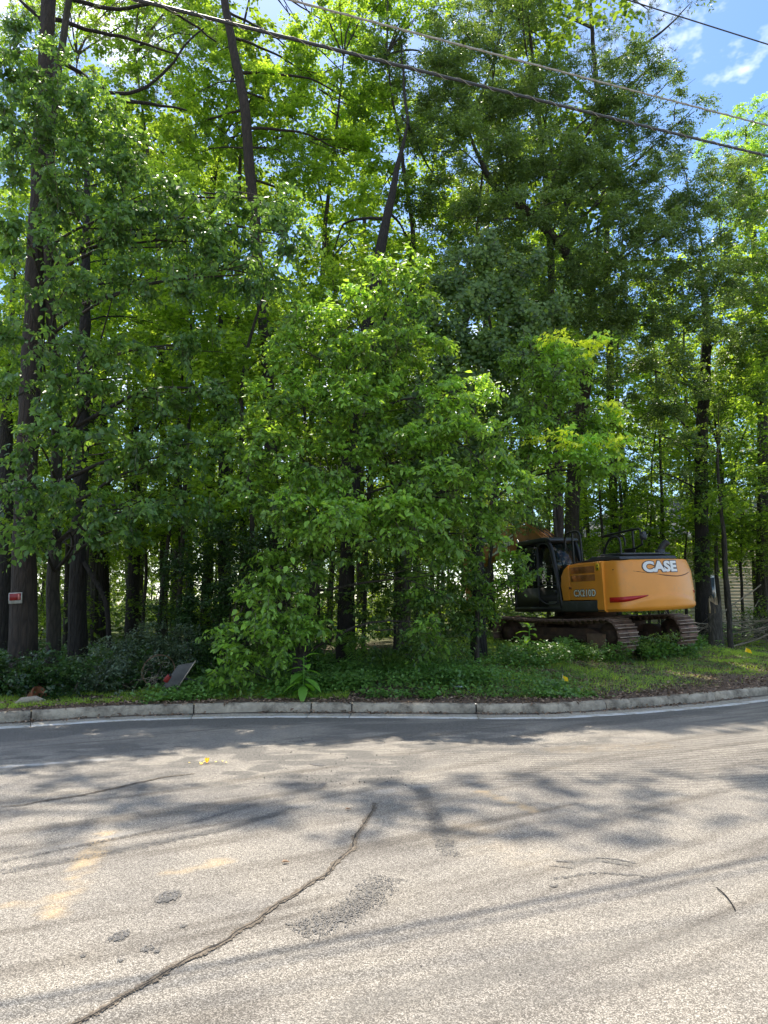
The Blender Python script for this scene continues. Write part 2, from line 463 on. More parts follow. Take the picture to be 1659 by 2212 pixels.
    # milling grooves: run parallel with the kerb
    nn = nd(nt, 'ShaderNodeTexNoise'); nn.inputs['Scale'].default_value = 5; nn.inputs['Detail'].default_value = 4; L(tcn.outputs['Object'], nn.inputs['Vector'])
    sdn = math_('MULTIPLY_ADD', nn.outputs[0], .05, A['sd'])
    wv = math_('SINE', math_('MULTIPLY', sdn, 2 * pi / .10))
    w01 = math_('MULTIPLY_ADD', wv, .5, .5)
    nb = nd(nt, 'ShaderNodeTexNoise'); nb.inputs['Scale'].default_value = 22; nb.inputs['Detail'].default_value = 3; L(tcn.outputs['Object'], nb.inputs['Vector'])
    gr = math_('MULTIPLY', math_('MULTIPLY', w01, A['groove']), math_('MULTIPLY_ADD', nb.outputs[0], 1.6, -.15))
    c = mul(c, gr, (.34, .33, .33))
    # asphalt: fine dark aggregate
    va = nd(nt, 'ShaderNodeTexVoronoi'); va.inputs['Scale'].default_value = 150; L(tcn.outputs['Object'], va.inputs['Vector'])
    sa_ = nd(nt, 'ShaderNodeSeparateColor'); L(va.outputs['Color'], sa_.inputs[0])
    ar = nd(nt, 'ShaderNodeValToRGB'); ar.color_ramp.elements[0].color = (.026, .024, .021, 1); ar.color_ramp.elements[1].color = (.21, .195, .17, 1); L(sa_.outputs[0], ar.inputs[0])
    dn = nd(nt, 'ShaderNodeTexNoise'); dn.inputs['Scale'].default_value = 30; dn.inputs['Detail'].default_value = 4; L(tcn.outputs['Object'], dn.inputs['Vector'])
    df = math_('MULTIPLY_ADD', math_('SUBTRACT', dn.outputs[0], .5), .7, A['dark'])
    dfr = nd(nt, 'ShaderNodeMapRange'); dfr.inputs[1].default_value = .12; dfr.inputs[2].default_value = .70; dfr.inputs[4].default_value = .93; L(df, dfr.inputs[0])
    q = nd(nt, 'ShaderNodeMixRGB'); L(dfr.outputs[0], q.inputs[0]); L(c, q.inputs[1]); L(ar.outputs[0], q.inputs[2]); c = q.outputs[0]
    c = mix(c, math_('MULTIPLY', A['ochre'], math_('MULTIPLY_ADD', sep.outputs[1], .5, .45)), (.60, .42, .20))
    c = mix(c, math_('MULTIPLY', A['white'], math_('MULTIPLY_ADD', sep.outputs[2], .6, .4)), (.62, .62, .60))
    L(c, p.inputs['Base Color'])
    b = nd(nt, 'ShaderNodeBump'); b.inputs['Strength'].default_value = .55; b.inputs['Distance'].default_value = .004
    h = math_('ADD', v2.outputs['Distance'], math_('MULTIPLY', gr, -1.2))
    L(h, b.inputs['Height']); L(b.outputs[0], p.inputs['Normal'])
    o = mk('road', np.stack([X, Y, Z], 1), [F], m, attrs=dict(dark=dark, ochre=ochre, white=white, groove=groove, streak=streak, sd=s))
    tag(o, kind='structure')
build_road()

def strip_on_road(name, P, w, m, h=.004, rag=.3, label=None, cat=None):
    C_ = curve(np.c_[P, np.zeros(len(P))], .035, .004)
    T = np.gradient(C_, axis=0)[:, :2]; T /= np.linalg.norm(T, axis=1)[:, None]
    N = np.c_[-T[:, 1], T[:, 0]]; n = len(C_)
    wl = w * (1 + rag * rng.normal(size=n)); wr = w * (1 + rag * rng.normal(size=n))
    tap = np.minimum(1, np.minimum(np.arange(n), n - 1 - np.arange(n)) / 14 + .15)
    wl = np.abs(wl) * tap; wr = np.abs(wr) * tap
    lanes = [(-1, .0), (-.45, .6), (.0, 1), (.5, .55), (1, .0)]
    V = []
    for q, hh in lanes:
        o = N * (wl if q > 0 else wr)[:, None] * q
        V.append(np.c_[C_[:, :2] + o, np.full(n, .0062 + h * hh)])
    V = np.stack(V, 1).reshape(-1, 3); k = len(lanes)
    i = (np.arange(n - 1)[:, None] * k + np.arange(k - 1)[None]).ravel()
    return mk(name, V, [np.stack([i, i + 1, i + 1 + k, i + k], 1)], m, smooth=False)
def stainmat(name, th, c0=(.03, .03, .032), c1=(.19, .18, .165)):
    m, nt, p, L = mat(name); p.inputs['Roughness'].default_value = .8
    tcn = nd(nt, 'ShaderNodeTexCoord'); v = nd(nt, 'ShaderNodeTexVoronoi'); v.inputs['Scale'].default_value = 150; L(tcn.outputs['Object'], v.inputs['Vector'])
    sp = nd(nt, 'ShaderNodeSeparateColor'); L(v.outputs['Color'], sp.inputs[0])
    r = nd(nt, 'ShaderNodeValToRGB'); r.color_ramp.elements[0].color = list(c0) + [1]; r.color_ramp.elements[1].color = list(c1) + [1]; L(sp.outputs[0], r.inputs[0]); L(r.outputs[0], p.inputs['Base Color'])
    a = nd(nt, 'ShaderNodeAttribute', attribute_name='edge'); q = nd(nt, 'ShaderNodeMath', operation='ADD'); L(a.outputs['Fac'], q.inputs[0]); L(sp.outputs[1], q.inputs[1])
    g = nd(nt, 'ShaderNodeMath', operation='GREATER_THAN'); g.inputs[1].default_value = th; L(q.outputs[0], g.inputs[0]); L(g.outputs[0], p.inputs['Alpha'])
    return m
M['oil'] = stainmat('oil-soaked chips', .62)
for cx, cy, w_, h_, e_ in [(364, 1935, 24, 13, .40), (258, 2020, 21, 12, .36), (318, 2048, 15, 7, .22), (341, 2051, 8, 7, .22), (397, 1998, 9, 5, .15), (262, 2071, 9, 6, .15), (181, 2062, 8, 5, .15), (1196, 1912, 8, 4, .12)]:
    a = floor_at(cx, cy, .0045); rx = floor_at(cx + w_, cy)[0] - a[0]; ry = (floor_at(cx, cy - h_)[1] - floor_at(cx, cy + h_)[1]) / 2
    n = 28; th = np.arange(n) / n * 2 * pi; V = [[0, 0, 0]]; E = [e_]
    for k_, ee in ((.55, e_), (.85, e_ * .8), (1.12, -.1)):
        rr = k_ * (1 + .10 * rng.normal(size=n))
        V += [[rx * q * cos(t), ry * q * sin(t) + .25 * rx * q * cos(t), 0] for q, t in zip(rr, th)]; E += [ee] * n
    i = np.arange(n); j = (i + 1) % n
    F4 = np.vstack([np.stack([1 + c * n + i, 1 + (c + 1) * n + i, 1 + (c + 1) * n + j, 1 + c * n + j], 1) for c in (0, 1)])
    o = mk('oil_stain', V, [np.stack([0 * i, 1 + i, 1 + j], 1), F4], M['oil'], attrs=dict(edge=E)); o.location = Vector(a); tag(o, kind='structure')
def scuff(P, w, e_, m=None, name='tyre_scuff', z=.0045, rag=.15):
    C_ = curve(np.c_[P, np.zeros(len(P))], .03, .003); T = np.gradient(C_, axis=0)[:, :2]; T /= np.linalg.norm(T, axis=1)[:, None]
    N = np.c_[-T[:, 1], T[:, 0]]; n = len(C_); tp = np.sin(np.linspace(.05, pi - .05, n)) ** .5; V, E = [], []
    for q, ee in ((-1, -.15), (-.4, e_), (.4, e_), (1, -.15)):
        V.append(np.c_[C_[:, :2] + N * (w * q * (1 + rag * rng.normal(size=n)))[:, None], np.full(n, z)]); E.append(np.where(tp > 0, ee * tp - .1, 0))
    V = np.stack(V, 1).reshape(-1, 3); E = np.stack(E, 1).ravel(); i = (np.arange(n - 1)[:, None] * 4 + np.arange(3)[None]).ravel()
    tag(mk(name, V, [np.stack([i, i + 1, i + 5, i + 4], 1)], m or M['oil'], attrs=dict(edge=E)), kind='structure')
for P, w, e_ in [(px((1285, 1853), (1330, 1856), (1372, 1866)), .012, .62), (px((1300, 1862), (1345, 1868), (1368, 1872)), .010, .55), (px((1195, 1860), (1240, 1862)), .012, .45), (px((1185, 1870), (1240, 1876)), .010, .4),
                 (px((640, 2015), (740, 1980), (800, 1935), (840, 1895)), .12, .08), (px((905, 1700), (935, 1760), (970, 1850)), .075, .06), (px((0, 1885), (250, 1840), (480, 1792), (640, 1745)), .055, .15), (px((0, 1862), (200, 1822), (420, 1775), (560, 1735)), .035, .13),
                 (px((1190,1900),(1290,1885),(1400,1895)), .02, .25), (px((670, 1650), (700, 1655)), .05, .7), (px((690, 1705), (700, 1690)), .03, .7)]:
    scuff(P, w, e_)

M['packed'] = stainmat('packed dirt in the crack', .55, (.045, .038, .03), (.19, .15, .105))
M['gap'] = plain('open crack', (.022, .019, .016), .95)
for P, w in [(px((808, 1735), (806, 1752), (792, 1770), (782, 1792), (770, 1806), (757, 1834), (728, 1860), (702, 1892), (668, 1908), (640, 1934), (604, 1952), (548, 1994), (520, 2008), (490, 2034), (462, 2044), (440, 2064), (380, 2088), (330, 2114), (270, 2152), (215, 2187), (130, 2227), (20, 2264)), .022),
             (px((0, 1744), (50, 1740), (95, 1730), (160, 1722), (230, 1706), (300, 1691), (360, 1678), (420, 1672)), .016)]:
    P = P + rng.normal(size=P.shape) * .006
    scuff(P, w, .95, M['packed'], 'road_crack', .0055, .35)
    tag(strip_on_road('crack_gap', P + rng.normal(size=P.shape) * .006, w * .16, M['gap'], .0006, .9), kind='structure')

# ------------------------------------------------------------------ kerb and gutter
def joints():
    J = [floor_at(a, b)[0] for a, b in [(62, 1560), (417, 1543), (672, 1539), (760, 1539), (1030, 1543), (1312, 1534), (1545, 1513)]]
    a = list(J)
    while a[-1] < 34: a.append(a[-1] + 3.05 * kcos(a[-1]))
    while a[0] > -34: a.insert(0, a[0] - 3.05 * kcos(a[0]))
    return a
JX = joints()
def sweep(name, prof, x0, x1, m, parent, gap=.008, attr=None, n=9, wob=.004):
    """profile (s,z) carried along the kerb line"""
    xs = np.linspace(x0 + gap, x1 - gap, n)
    sl = np.interp(xs, _kx, _ks); c = 1 / np.sqrt(1 + sl ** 2)
    N = np.stack([-sl * c, c], 1); k = len(prof)
    V = np.zeros((n, k, 3)); pr = np.array(prof)
    V[:, :, 0] = xs[:, None] + N[:, :1] * pr[:, 0]; V[:, :, 1] = ky(xs)[:, None] + N[:, 1:] * pr[:, 0]
    V[:, :, 2] = pr[:, 1]
    V[:, 1:-1] += rng.normal(size=(n, k - 2, 3)) * wob * np.array([0, .6, .8])
    i = np.arange(n - 1)[:, None] * k; j = np.arange(k - 1)[None]
    F = (i + j).ravel()
    F = np.stack([F, F + 1, F + 1 + k, F + k], 1)
    ends = np.array([np.arange(k)[::-1], np.arange(k) + (n - 1) * k])
    o = mk(name, V.reshape(-1, 3), [F, ends], m, parent, attrs={'sd': np.tile(pr[:, 0], n)} if attr else None)
    bm = bmesh.new(); bm.from_mesh(o.data); bmesh.ops.recalc_face_normals(bm, faces=bm.faces); bm.to_mesh(o.data); bm.free()
    return o
M['kerb'] = plain('weathered kerb concrete', (.42, .36, .27), .9, var=.3, scale=5, bump=1.0, bscale=38, dirt=((.13, .11, .08), .47))
def guttermat():
    m, nt, p, L = mat('gutter concrete with worn white line')
    p.inputs['Roughness'].default_value = .9
    a = nd(nt, 'ShaderNodeAttribute', attribute_name='sd'); tcn = nd(nt, 'ShaderNodeTexCoord')
    v = nd(nt, 'ShaderNodeTexVoronoi'); v.inputs['Scale'].default_value = 70; L(tcn.outputs['Object'], v.inputs['Vector'])
    r = nd(nt, 'ShaderNodeValToRGB'); r.color_ramp.elements[0].color = (.20, .175, .135, 1); r.color_ramp.elements[1].color = (.50, .45, .36, 1)
    sp = nd(nt, 'ShaderNodeSeparateColor'); L(v.outputs['Color'], sp.inputs[0]); L(sp.outputs[0], r.inputs[0])
    mp_ = nd(nt, 'ShaderNodeMapping'); mp_.inputs['Scale'].default_value = (1.1, 5, 1); L(tcn.outputs['Object'], mp_.inputs[0])
    n = nd(nt, 'ShaderNodeTexNoise'); n.inputs['Scale'].default_value = 1.6; n.inputs['Detail'].default_value = 9; n.inputs['Roughness'].default_value = .7; L(mp_.outputs[0], n.inputs['Vector'])
    # line mask: between -0.50 and -0.36
    mr = nd(nt, 'ShaderNodeMapRange'); mr.inputs[1].default_value = -.30; mr.inputs[2].default_value = -.40; L(a.outputs['Fac'], mr.inputs[0])
    th = nd(nt, 'ShaderNodeMath', operation='MULTIPLY_ADD'); L(mr.outputs[0], th.inputs[0]); th.inputs[1].default_value = .54; L(n.outputs[0], th.inputs[2])
    m2 = nd(nt, 'ShaderNodeMapRange'); m2.inputs[1].default_value = .98; m2.inputs[2].default_value = 1.14; L(th.outputs[0], m2.inputs[0])
    q = nd(nt, 'ShaderNodeMixRGB'); L(m2.outputs[0], q.inputs[0]); L(r.outputs[0], q.inputs[1]); q.inputs[2].default_value = (.72, .72, .70, 1)
    # dirt near the kerb foot
    dm = nd(nt, 'ShaderNodeMapRange'); dm.inputs[1].default_value = -.17; dm.inputs[2].default_value = -.01; L(a.outputs['Fac'], dm.inputs[0])
    dt = nd(nt, 'ShaderNodeMath', operation='MULTIPLY_ADD'); L(dm.outputs[0], dt.inputs[0]); dt.inputs[1].default_value = .5; L(n.outputs[0], dt.inputs[2])
    m3 = nd(nt, 'ShaderNodeMapRange'); m3.inputs[1].default_value = .52; m3.inputs[2].default_value = .78; L(dt.outputs[0], m3.inputs[0])
    q2 = nd(nt, 'ShaderNodeMixRGB'); L(m3.outputs[0], q2.inputs[0]); L(q.outputs[0], q2.inputs[1]); q2.inputs[2].default_value = (.075, .06, .045, 1)
    L(q2.outputs[0], p.inputs['Base Color'])
    b = nd(nt, 'ShaderNodeBump'); b.inputs['Strength'].default_value = .5; b.inputs['Distance'].default_value = .006; L(n.outputs[0], b.inputs['Height']); L(b.outputs[0], p.inputs['Normal'])
    return m
M['gutter'] = guttermat()
kerb = empty('kerb', (0, 0, 0), kind='structure'); gutter = empty('gutter', (0, 0, 0), kind='structure')
KP = [(0, -.05), (.004, .02), (.012, .085), (.026, .122), (.05, .142), (.09, .147), (.155, .146), (.165, -.05)]
GP = [(-.02 - .52, -.03), (-.53, .008), (-.40, .007), (-.28, .007), (-.15, .007), (-.05, .008), (-.001, .010), (-.001, -.04)]
sweep('kerb_bed', [(.02, -.05), (.022, .03), (.034, .10), (.09, .128), (.15, .128), (.16, -.05)], JX[0], JX[-1], plain('dirt in the joints', (.03, .024, .018), .95), kerb, n=900, wob=.001)
for a, b in zip(JX[:-1], JX[1:]):
    sweep('kerb_segment', KP, a, b, M['kerb'], kerb, gap=.011, n=14)
    sweep('gutter_segment', GP, a, b, M['gutter'], gutter, gap=.006, attr=True, n=14, wob=.001)

# ------------------------------------------------------------------ ground
def build_ground():
    xs = np.r_[np.linspace(-160, -10, 46)[:-1], np.linspace(-10, 16, 210), np.linspace(16, 160, 45)[1:]]
    sv = np.r_[np.linspace(0, 9, 90)[:-1], np.linspace(9, 40, 50)[:-1], np.linspace(40, 260, 23)]
    Xg = np.repeat(xs[None], len(sv), 0); Yg = ky(Xg) + .13 / kcos(Xg) + sv[:, None]
    X, Y = Xg.ravel(), Yg.ravel(); Z = gz(X, Y)
    s = sdist(X, Y)
    green = sstep(-1.0, 2.5, X) * sstep(.5, 1.3, s) * sstep(16, 10, s)
    green = np.clip(green + .25 * (fbm(X, Y, 14, 3) - .5), 0, 1)
    soil = sstep(.8, .3, s + .5 * (fbm(X * 1.5, Y * 1.5, 17, 3) - .5)) + sstep(5.6, 7.2, X) * sstep(2.1, 1.0, s)
    f = (np.arange(len(sv) - 1)[:, None] * len(xs) + np.arange(len(xs) - 1)[None]).ravel()
    m, nt, p, L = mat('forest soil and moss')
    p.inputs['Roughness'].default_value = .95
    g = nd(nt, 'ShaderNodeAttribute', attribute_name='green'); so = nd(nt, 'ShaderNodeAttribute', attribute_name='soil')
    tcn = nd(nt, 'ShaderNodeTexCoord')
    n = nd(nt, 'ShaderNodeTexNoise'); n.inputs['Scale'].default_value = 14; n.inputs['Detail'].default_value = 9; n.inputs['Roughness'].default_value = .7; L(tcn.outputs['Object'], n.inputs['Vector'])
    r = nd(nt, 'ShaderNodeValToRGB'); r.color_ramp.elements[0].color = (.030, .022, .015, 1); r.color_ramp.elements[1].color = (.13, .095, .06, 1)
    r.color_ramp.elements[0].position = .35; r.color_ramp.elements[1].position = .68
    L(n.outputs[0], r.inputs[0])
    q = nd(nt, 'ShaderNodeMixRGB'); L(g.outputs['Fac'], q.inputs[0]); L(r.outputs[0], q.inputs[1]); q.inputs[2].default_value = (.085, .125, .030, 1)
    r2 = nd(nt, 'ShaderNodeValToRGB'); r2.color_ramp.elements[0].color = (.055, .032, .022, 1); r2.color_ramp.elements[1].color = (.20, .135, .09, 1)
    L(n.outputs[0], r2.inputs[0])
    q2 = nd(nt, 'ShaderNodeMixRGB'); L(so.outputs['Fac'], q2.inputs[0]); L(q.outputs[0], q2.inputs[1]); L(r2.outputs[0], q2.inputs[2])
    L(q2.outputs[0], p.inputs['Base Color'])
    b = nd(nt, 'ShaderNodeBump'); b.inputs['Strength'].default_value = .8; b.inputs['Distance'].default_value = .03; L(n.outputs[0], b.inputs['Height']); L(b.outputs[0], p.inputs['Normal'])
    green = np.maximum(green, .75 * sstep(8, 14, s))
    o = mk('ground', np.stack([X, Y, Z], 1), [np.stack([f, f + 1, f + 1 + len(xs), f + len(xs)], 1)], m, smooth=True, attrs=dict(green=green, soil=np.clip(soil, 0, 1)))
    tag(o, kind='structure')
build_ground()

# ================================================================== EXCAVATOR
PHI = R(25)
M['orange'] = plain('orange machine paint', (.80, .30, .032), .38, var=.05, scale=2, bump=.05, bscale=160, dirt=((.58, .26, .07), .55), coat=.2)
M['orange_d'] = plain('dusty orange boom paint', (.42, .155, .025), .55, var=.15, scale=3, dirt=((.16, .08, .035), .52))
M['black'] = plain('black frame steel', (.012, .012, .013), .45, var=.2, scale=4)
M['charcoal'] = plain('charcoal bonnet plastic', (.035, .038, .044), .50, var=.2, scale=3, dirt=((.075, .08, .085), .55))
M['track'] = plain('rusty track steel', (.15, .095, .07), .75, metal=.2, var=.4, scale=5, bump=.4, bscale=50, dirt=((.26, .13, .08), .5))
M['rust'] = plain('rusty undercarriage steel', (.06, .034, .024), .85, var=.4, scale=4, bump=.4, dirt=((.11, .055, .035), .5))
M['steelbright'] = plain('chromed rod', (.6, .6, .6), .2, 1.0)
M['white'] = plain('white vinyl lettering', (.78, .77, .73), .5, var=.03)
M['ink'] = plain('dark lettering outline', (.05, .03, .02), .5)
M['redrefl'] = plain('red reflector', (.42, .012, .010), .3, var=.1)
M['yellow'] = plain('yellow sticker', (.75, .50, .02), .5, var=.05)
def glassmat():
    m, nt, p, L = mat('dark tinted cab glass')
    p.inputs['Base Color'].default_value = (.01, .016, .014, 1); p.inputs['Roughness'].default_value = .06
    p.inputs['Alpha'].default_value = .72
    return m
M['glass'] = glassmat()

def text_mesh(name, body, size, m, parent, place, extrude=.004, offset=0.0, spacing=1.0, sx=1.0):
    cu = bpy.data.curves.new(name + '_curve', 'FONT')
    cu.body = body; cu.size = size; cu.extrude = extrude; cu.offset = offset; cu.space_character = spacing
    cu.align_x = 'CENTER'; cu.align_y = 'CENTER'; cu.resolution_u = 4
    to = bpy.data.objects.new(name + '_curve', cu); COL.objects.link(to)
    dg = bpy.context.evaluated_depsgraph_get(); dg.update()
    me = bpy.data.meshes.new_from_object(to.evaluated_get(dg))
    bpy.data.objects.remove(to); me.name = name
    n = len(me.vertices); co = np.zeros(n * 3, np.float32); me.vertices.foreach_get('co', co); co = co.reshape(-1, 3)
    co[:, 0] *= sx
    co = np.array([place(*c) for c in co], np.float32)
    me.vertices.foreach_set('co', co.ravel()); me.materials.clear(); me.materials.append(m); me.update()
    o = bpy.data.objects.new(name, me); COL.objects.link(o); o.parent = parent
    return o

def cw_u(v, w):
    v = abs(v)
    u = -2.86 + .30 * (v / 1.2) ** 2.2
    if v > 1.16: u += 1.6 * (v - 1.16) ** 1.6 * 4
    u += .10 * max(0, w - 1.45) ** 1.2 + .10 * max(0, 1.28 - w)
    wl = 1.40 - .16 * (abs(v + .25) / 1.2) ** 2
    u -= .030 * float(sstep(wl + .035, wl - .005, w))
    return u

def build_excavator():
    fw = np.array([-sin(PHI), cos(PHI)]); lf = np.array([-cos(PHI), -sin(PHI)])
    A = np.array([5.36, 17.0])
    C0 = A + fw * 2.3 - lf * 1.37
    ex = empty('excavator', (C0[0], C0[1], .60), 'orange and black crawler excavator parked on the verge with its tail to the road', 'excavator', rot=(R(-2.4), 0, pi / 2 + PHI))
    # --- counterweight: lofted shell
    ws = [1.03, 1.06, 1.10, 1.14, 1.17, 1.20, 1.23, 1.26, 1.29, 1.32, 1.35, 1.38, 1.41, 1.44, 1.5, 1.62, 1.74, 1.84, 1.95, 2.04, 2.12, 2.19, 2.235, 2.25]
    vs = np.r_[1.37, 1.36, 1.34, 1.31, 1.27, 1.22, 1.16, np.linspace(1.05, -1.05, 19), -1.16, -1.22, -1.27, -1.31, -1.34, -1.36, -1.37]
    V = []; rows = []
    for w in ws:
        inset = {1.03: .06, 1.06: .025, 2.235: .012, 2.25: .05}.get(w, 0)
        row = [(-2.16, 1.37 - inset)]
        for v in vs:
            u = cw_u(v, w)
            sr = 1 - (.09 * max(0, w - 1.95) / .3 if v < 0 else .01 * max(0, w - 1.95) / .3)
            row.append((u + inset, v * sr - np.sign(v) * inset * (abs(v) / 1.37)))
        row.append((-2.16, (-1.37 + inset) * (1 - .09 * max(0, w - 1.95) / .3)))
        rows.append([(a, b, w) for a, b in row])
    k = len(rows[0]); n = len(ws); V = np.array(rows).reshape(-1, 3)
    i = (np.arange(n - 1)[:, None] * k + np.arange(k - 1)[None]).ravel()
    cwF = [np.stack([i, i + 1, i + 1 + k, i + k], 1)]
    caps = [np.arange(k)[::-1], np.arange(k) + (n - 1) * k]
    front = []
    fi = np.arange(n - 1) * k
    cwF[0] = np.vstack([cwF[0], np.stack([fi + k - 1, fi, fi + k, fi + 2 * k - 1], 1)])
    cwF.append(np.array(caps))
    cw = mk('counterweight', V, cwF, M['orange'], ex, smooth=True)
    bm = bmesh.new(); bm.from_mesh(cw.data); bmesh.ops.recalc_face_normals(bm, faces=bm.faces)
    for e in bm.edges:
        if len(e.link_faces) == 2 and e.calc_face_angle(0) > .6: e.smooth = False
    bm.to_mesh(cw.data); bm.free()
    surf = lambda v, w, e=.004: (cw_u(v, w) - e, v, w)
    # crease that sweeps across the rear and a lower swage
    cre = [surf(v, w, .003) for v, w in [(1.24, 2.03), (1.0, 2.0), (.6, 1.93), (.1, 1.86), (-.25, 1.825), (-.5, 1.82), (-.8, 1.87), (-1.1, 1.95), (-1.24, 2.0)]]
    Bag().tube(curve(cre, .12), .012, 6).build('crease', plain('shadow gap', (.10, .035, .01), .8), cw)
    for v0, v1, top, bot in ((1.29, .60, lambda t: 1.375 + .03 * t, lambda t: 1.25 + .135 * t ** 1.6), (-1.33, -1.08, lambda t: 1.47 - .0 * t, lambda t: 1.33 + .12 * t)):
        q = 16; tt_ = np.linspace(0, 1, q); V = []
        for e in (.002, .014):
            for t in tt_: V.append(surf(v0 + (v1 - v0) * t, top(t), e))
            for t in tt_[::-1]: V.append(surf(v0 + (v1 - v0) * t, bot(t), e))
        n_ = 2 * q; F = []
        for o_ in (0, n_):
            for i in range(q - 1): F.append([o_ + i, o_ + i + 1, o_ + n_ - 2 - i, o_ + n_ - 1 - i])
        for i in range(n_): F.append([i, (i + 1) % n_, n_ + (i + 1) % n_, n_ + i])
        mk('reflector', V, [np.array(F)], M['redrefl'], cw)
    pl = lambda cv, cwz, e: (lambda x, y, z: surf(cv - x, cwz + y, e + z))
    text_mesh('lettering', 'CASE', .33, M['ink'], cw, pl(.12, 2.055, .003), .003, .034, 1.04, 1.30).name = 'lettering_outline'
    text_mesh('lettering', 'CASE', .33, M['white'], cw, pl(.12, 2.055, .009), .003, .017, 1.04, 1.30)
    # --- side body panels (left side)
    body = Bag()
    prof = [(-2.14, 1.32), (-.92, 1.32), (-.78, 1.5), (-.72, 1.9), (-.80, 2.12), (-1.0, 2.235), (-1.25, 2.255), (-2.14, 2.24)]
    inner = Bag().prism([(u, w) for u, w in prof], -1.34, 1.30)
    inner.build('body_shell', M['orange'], ex, bevel=.015)
    fp = Bag().prism([(-.905, 1.325), (-.66, 1.325), (-.60, 1.7), (-.64, 1.95), (-.74, 2.10), (-.93, 2.215), (-.95, 1.8)], 1.20, 1.365)
    fp.build('front_panel', M['orange'], ex, bevel=.012)
    door = Bag().prism([(-2.12, 1.33), (-.93, 1.33), (-.975, 1.8), (-.955, 2.215), (-2.12, 2.235)], 1.30, 1.368).build('engine_door', M['orange'], ex, bevel=.014)
    for w0, w1, a in ((1.985, 2.15, 0), (1.79, 1.945, 1)):
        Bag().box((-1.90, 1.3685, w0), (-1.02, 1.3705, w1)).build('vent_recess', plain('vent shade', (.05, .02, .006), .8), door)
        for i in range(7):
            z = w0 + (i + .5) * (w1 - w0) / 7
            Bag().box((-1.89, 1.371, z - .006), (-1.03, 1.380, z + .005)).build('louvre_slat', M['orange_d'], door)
    Bag().box((-1.03, 1.369, 1.60), (-.93, 1.379, 1.675)).build('latch_plate', M['orange_d'], door)
    Bag().box((-.985, 1.380, 1.615), (-.945, 1.386, 1.66)).build('latch', M['black'], door)
    st = Bag().box((-2.08, 1.369, 2.03), (-1.955, 1.373, 2.20)).build('warning_label', M['yellow'], door)
    Bag().prism([(-2.05, 2.135), (-1.985, 2.135), (-2.018, 2.185)], 1.3735, 1.375).build('warning_triangle', M['ink'], st)
    Bag().box((-2.045, 1.3735, 2.05), (-2.0, 1.375, 2.10)).build('warning_mark', M['ink'], st)
    side = lambda cu_, cw_, v: (lambda x, y, z: (cu_ - x, v + z, cw_ + y))
    text_mesh('lettering', 'CX210D', .225, M['ink'], door, side(-1.50, 1.49, 1.3715), .0015, .020, 1.12, .90).name = 'lettering_outline'
    text_mesh('lettering', 'CX210D', .225, M['white'], door, side(-1.50, 1.49, 1.3755), .0015, .006, 1.12, .90)
    # right side body
    Bag().prism([(-2.14, 1.33), (1.0, 1.33), (1.0, 1.9), (-.6, 2.0), (-2.14, 2.2)], -1.36, -.45).build('right_body', M['orange'], ex, bevel=.015)
    # deck frame and skirt
    Bag().box((-2.15, -1.33, 1.03), (1.55, 1.33, 1.29)).build('deck_frame', M['black'], ex, bevel=.02)
    Bag().box((-2.13, 1.30, 1.06), (-.05, 1.36, 1.31)).build('side_skirt', M['charcoal'], ex, bevel=.01)
    # bonnet
    hd = Bag().prism([(-2.55, 2.262), (-2.50, 2.34), (-2.05, 2.385), (-1.55, 2.38), (-1.35, 2.32), (-.75, 2.29), (-.72, 2.24), (-1.2, 2.262)], -.72, 1.12).build('bonnet', M['charcoal'], ex, bevel=.03)
    Bag().prism([(-2.42, 2.385), (-2.38, 2.43), (-1.7, 2.44), (-1.6, 2.38)], -.66, .95).build('bonnet_cover', M['charcoal'], ex, bevel=.02)
    ep = Bag().tube(curve([(-2.1, -.62, 2.36), (-2.1, -.62, 2.48), (-2.13, -.68, 2.60), (-2.22, -.80, 2.72)], .06), .085, 12)
    ep.build('exhaust_pipe', M['black'], ex, smooth=True)
    Bag().tube([(-2.1, -.62, 2.38), (-2.1, -.62, 2.52)], .12, 14).build('exhaust_collar', M['charcoal'], ex)
    def rail(P, r=.028, name='handrail'):
        b = Bag()
        for q in P: b.tube(curve(q, .07), r, 8)
        return b.build(name, M['black'], ex, smooth=True)
    rail([[(-.70, 1.22, 2.2), (-.70, 1.22, 2.98), (-.78, 1.22, 3.06), (-1.20, 1.22, 3.08), (-1.30, 1.22, 3.02), (-1.32, 1.22, 2.24)], [(-1.0, 1.22, 2.2), (-1.0, 1.22, 3.07)], [(-.70, 1.22, 2.22), (-1.32, 1.22, 2.24)]])
    rail([[(-1.2, .5, 2.3), (-1.5, .5, 2.80), (-1.62, .5, 2.88), (-1.86, .5, 2.88), (-1.92, .5, 2.82), (-1.93, .5, 2.38)]])
    rail([[(-1.2, -.35, 2.3), (-1.2, -.35, 2.96), (-.35, -.35, 3.02), (-1.78, -.35, 3.10), (-1.80, -.35, 2.66)], [(-1.20, -.35, 2.58), (-1.55, -.35, 2.58), (-1.80, -.35, 2.68)], [(-1.5, -.35, 2.3), (-1.5, -.35, 3.06)]])
    Bag().box((-1.55, -.37, 2.50), (-1.18, -.33, 2.62)).build('rail_plate', M['black'], ex, bevel=.008)
    Bag().tube([(-1.86, -.32, 2.80), (-1.90, -.34, 2.92)], .085, 12).build('work_lamp', M['charcoal'], ex)
    Bag().box((-1.92, -.40, 2.86), (-1.80, -.28, 3.0)).build('mirror', M['charcoal'], ex, bevel=.02)
    # --- cab
    cabp = [(1.42, 1.12), (1.46, 1.75), (1.30, 2.72), (1.15, 2.90), (-.10, 2.93), (-.26, 2.82), (-.50, 1.6), (-.56, 1.12)]
    cab = Bag()
    yo, yi = 1.36, .42
    # pillars and sills as swept bars on both sides
    def bar(b, P, r): b.tube(P, r, 8)
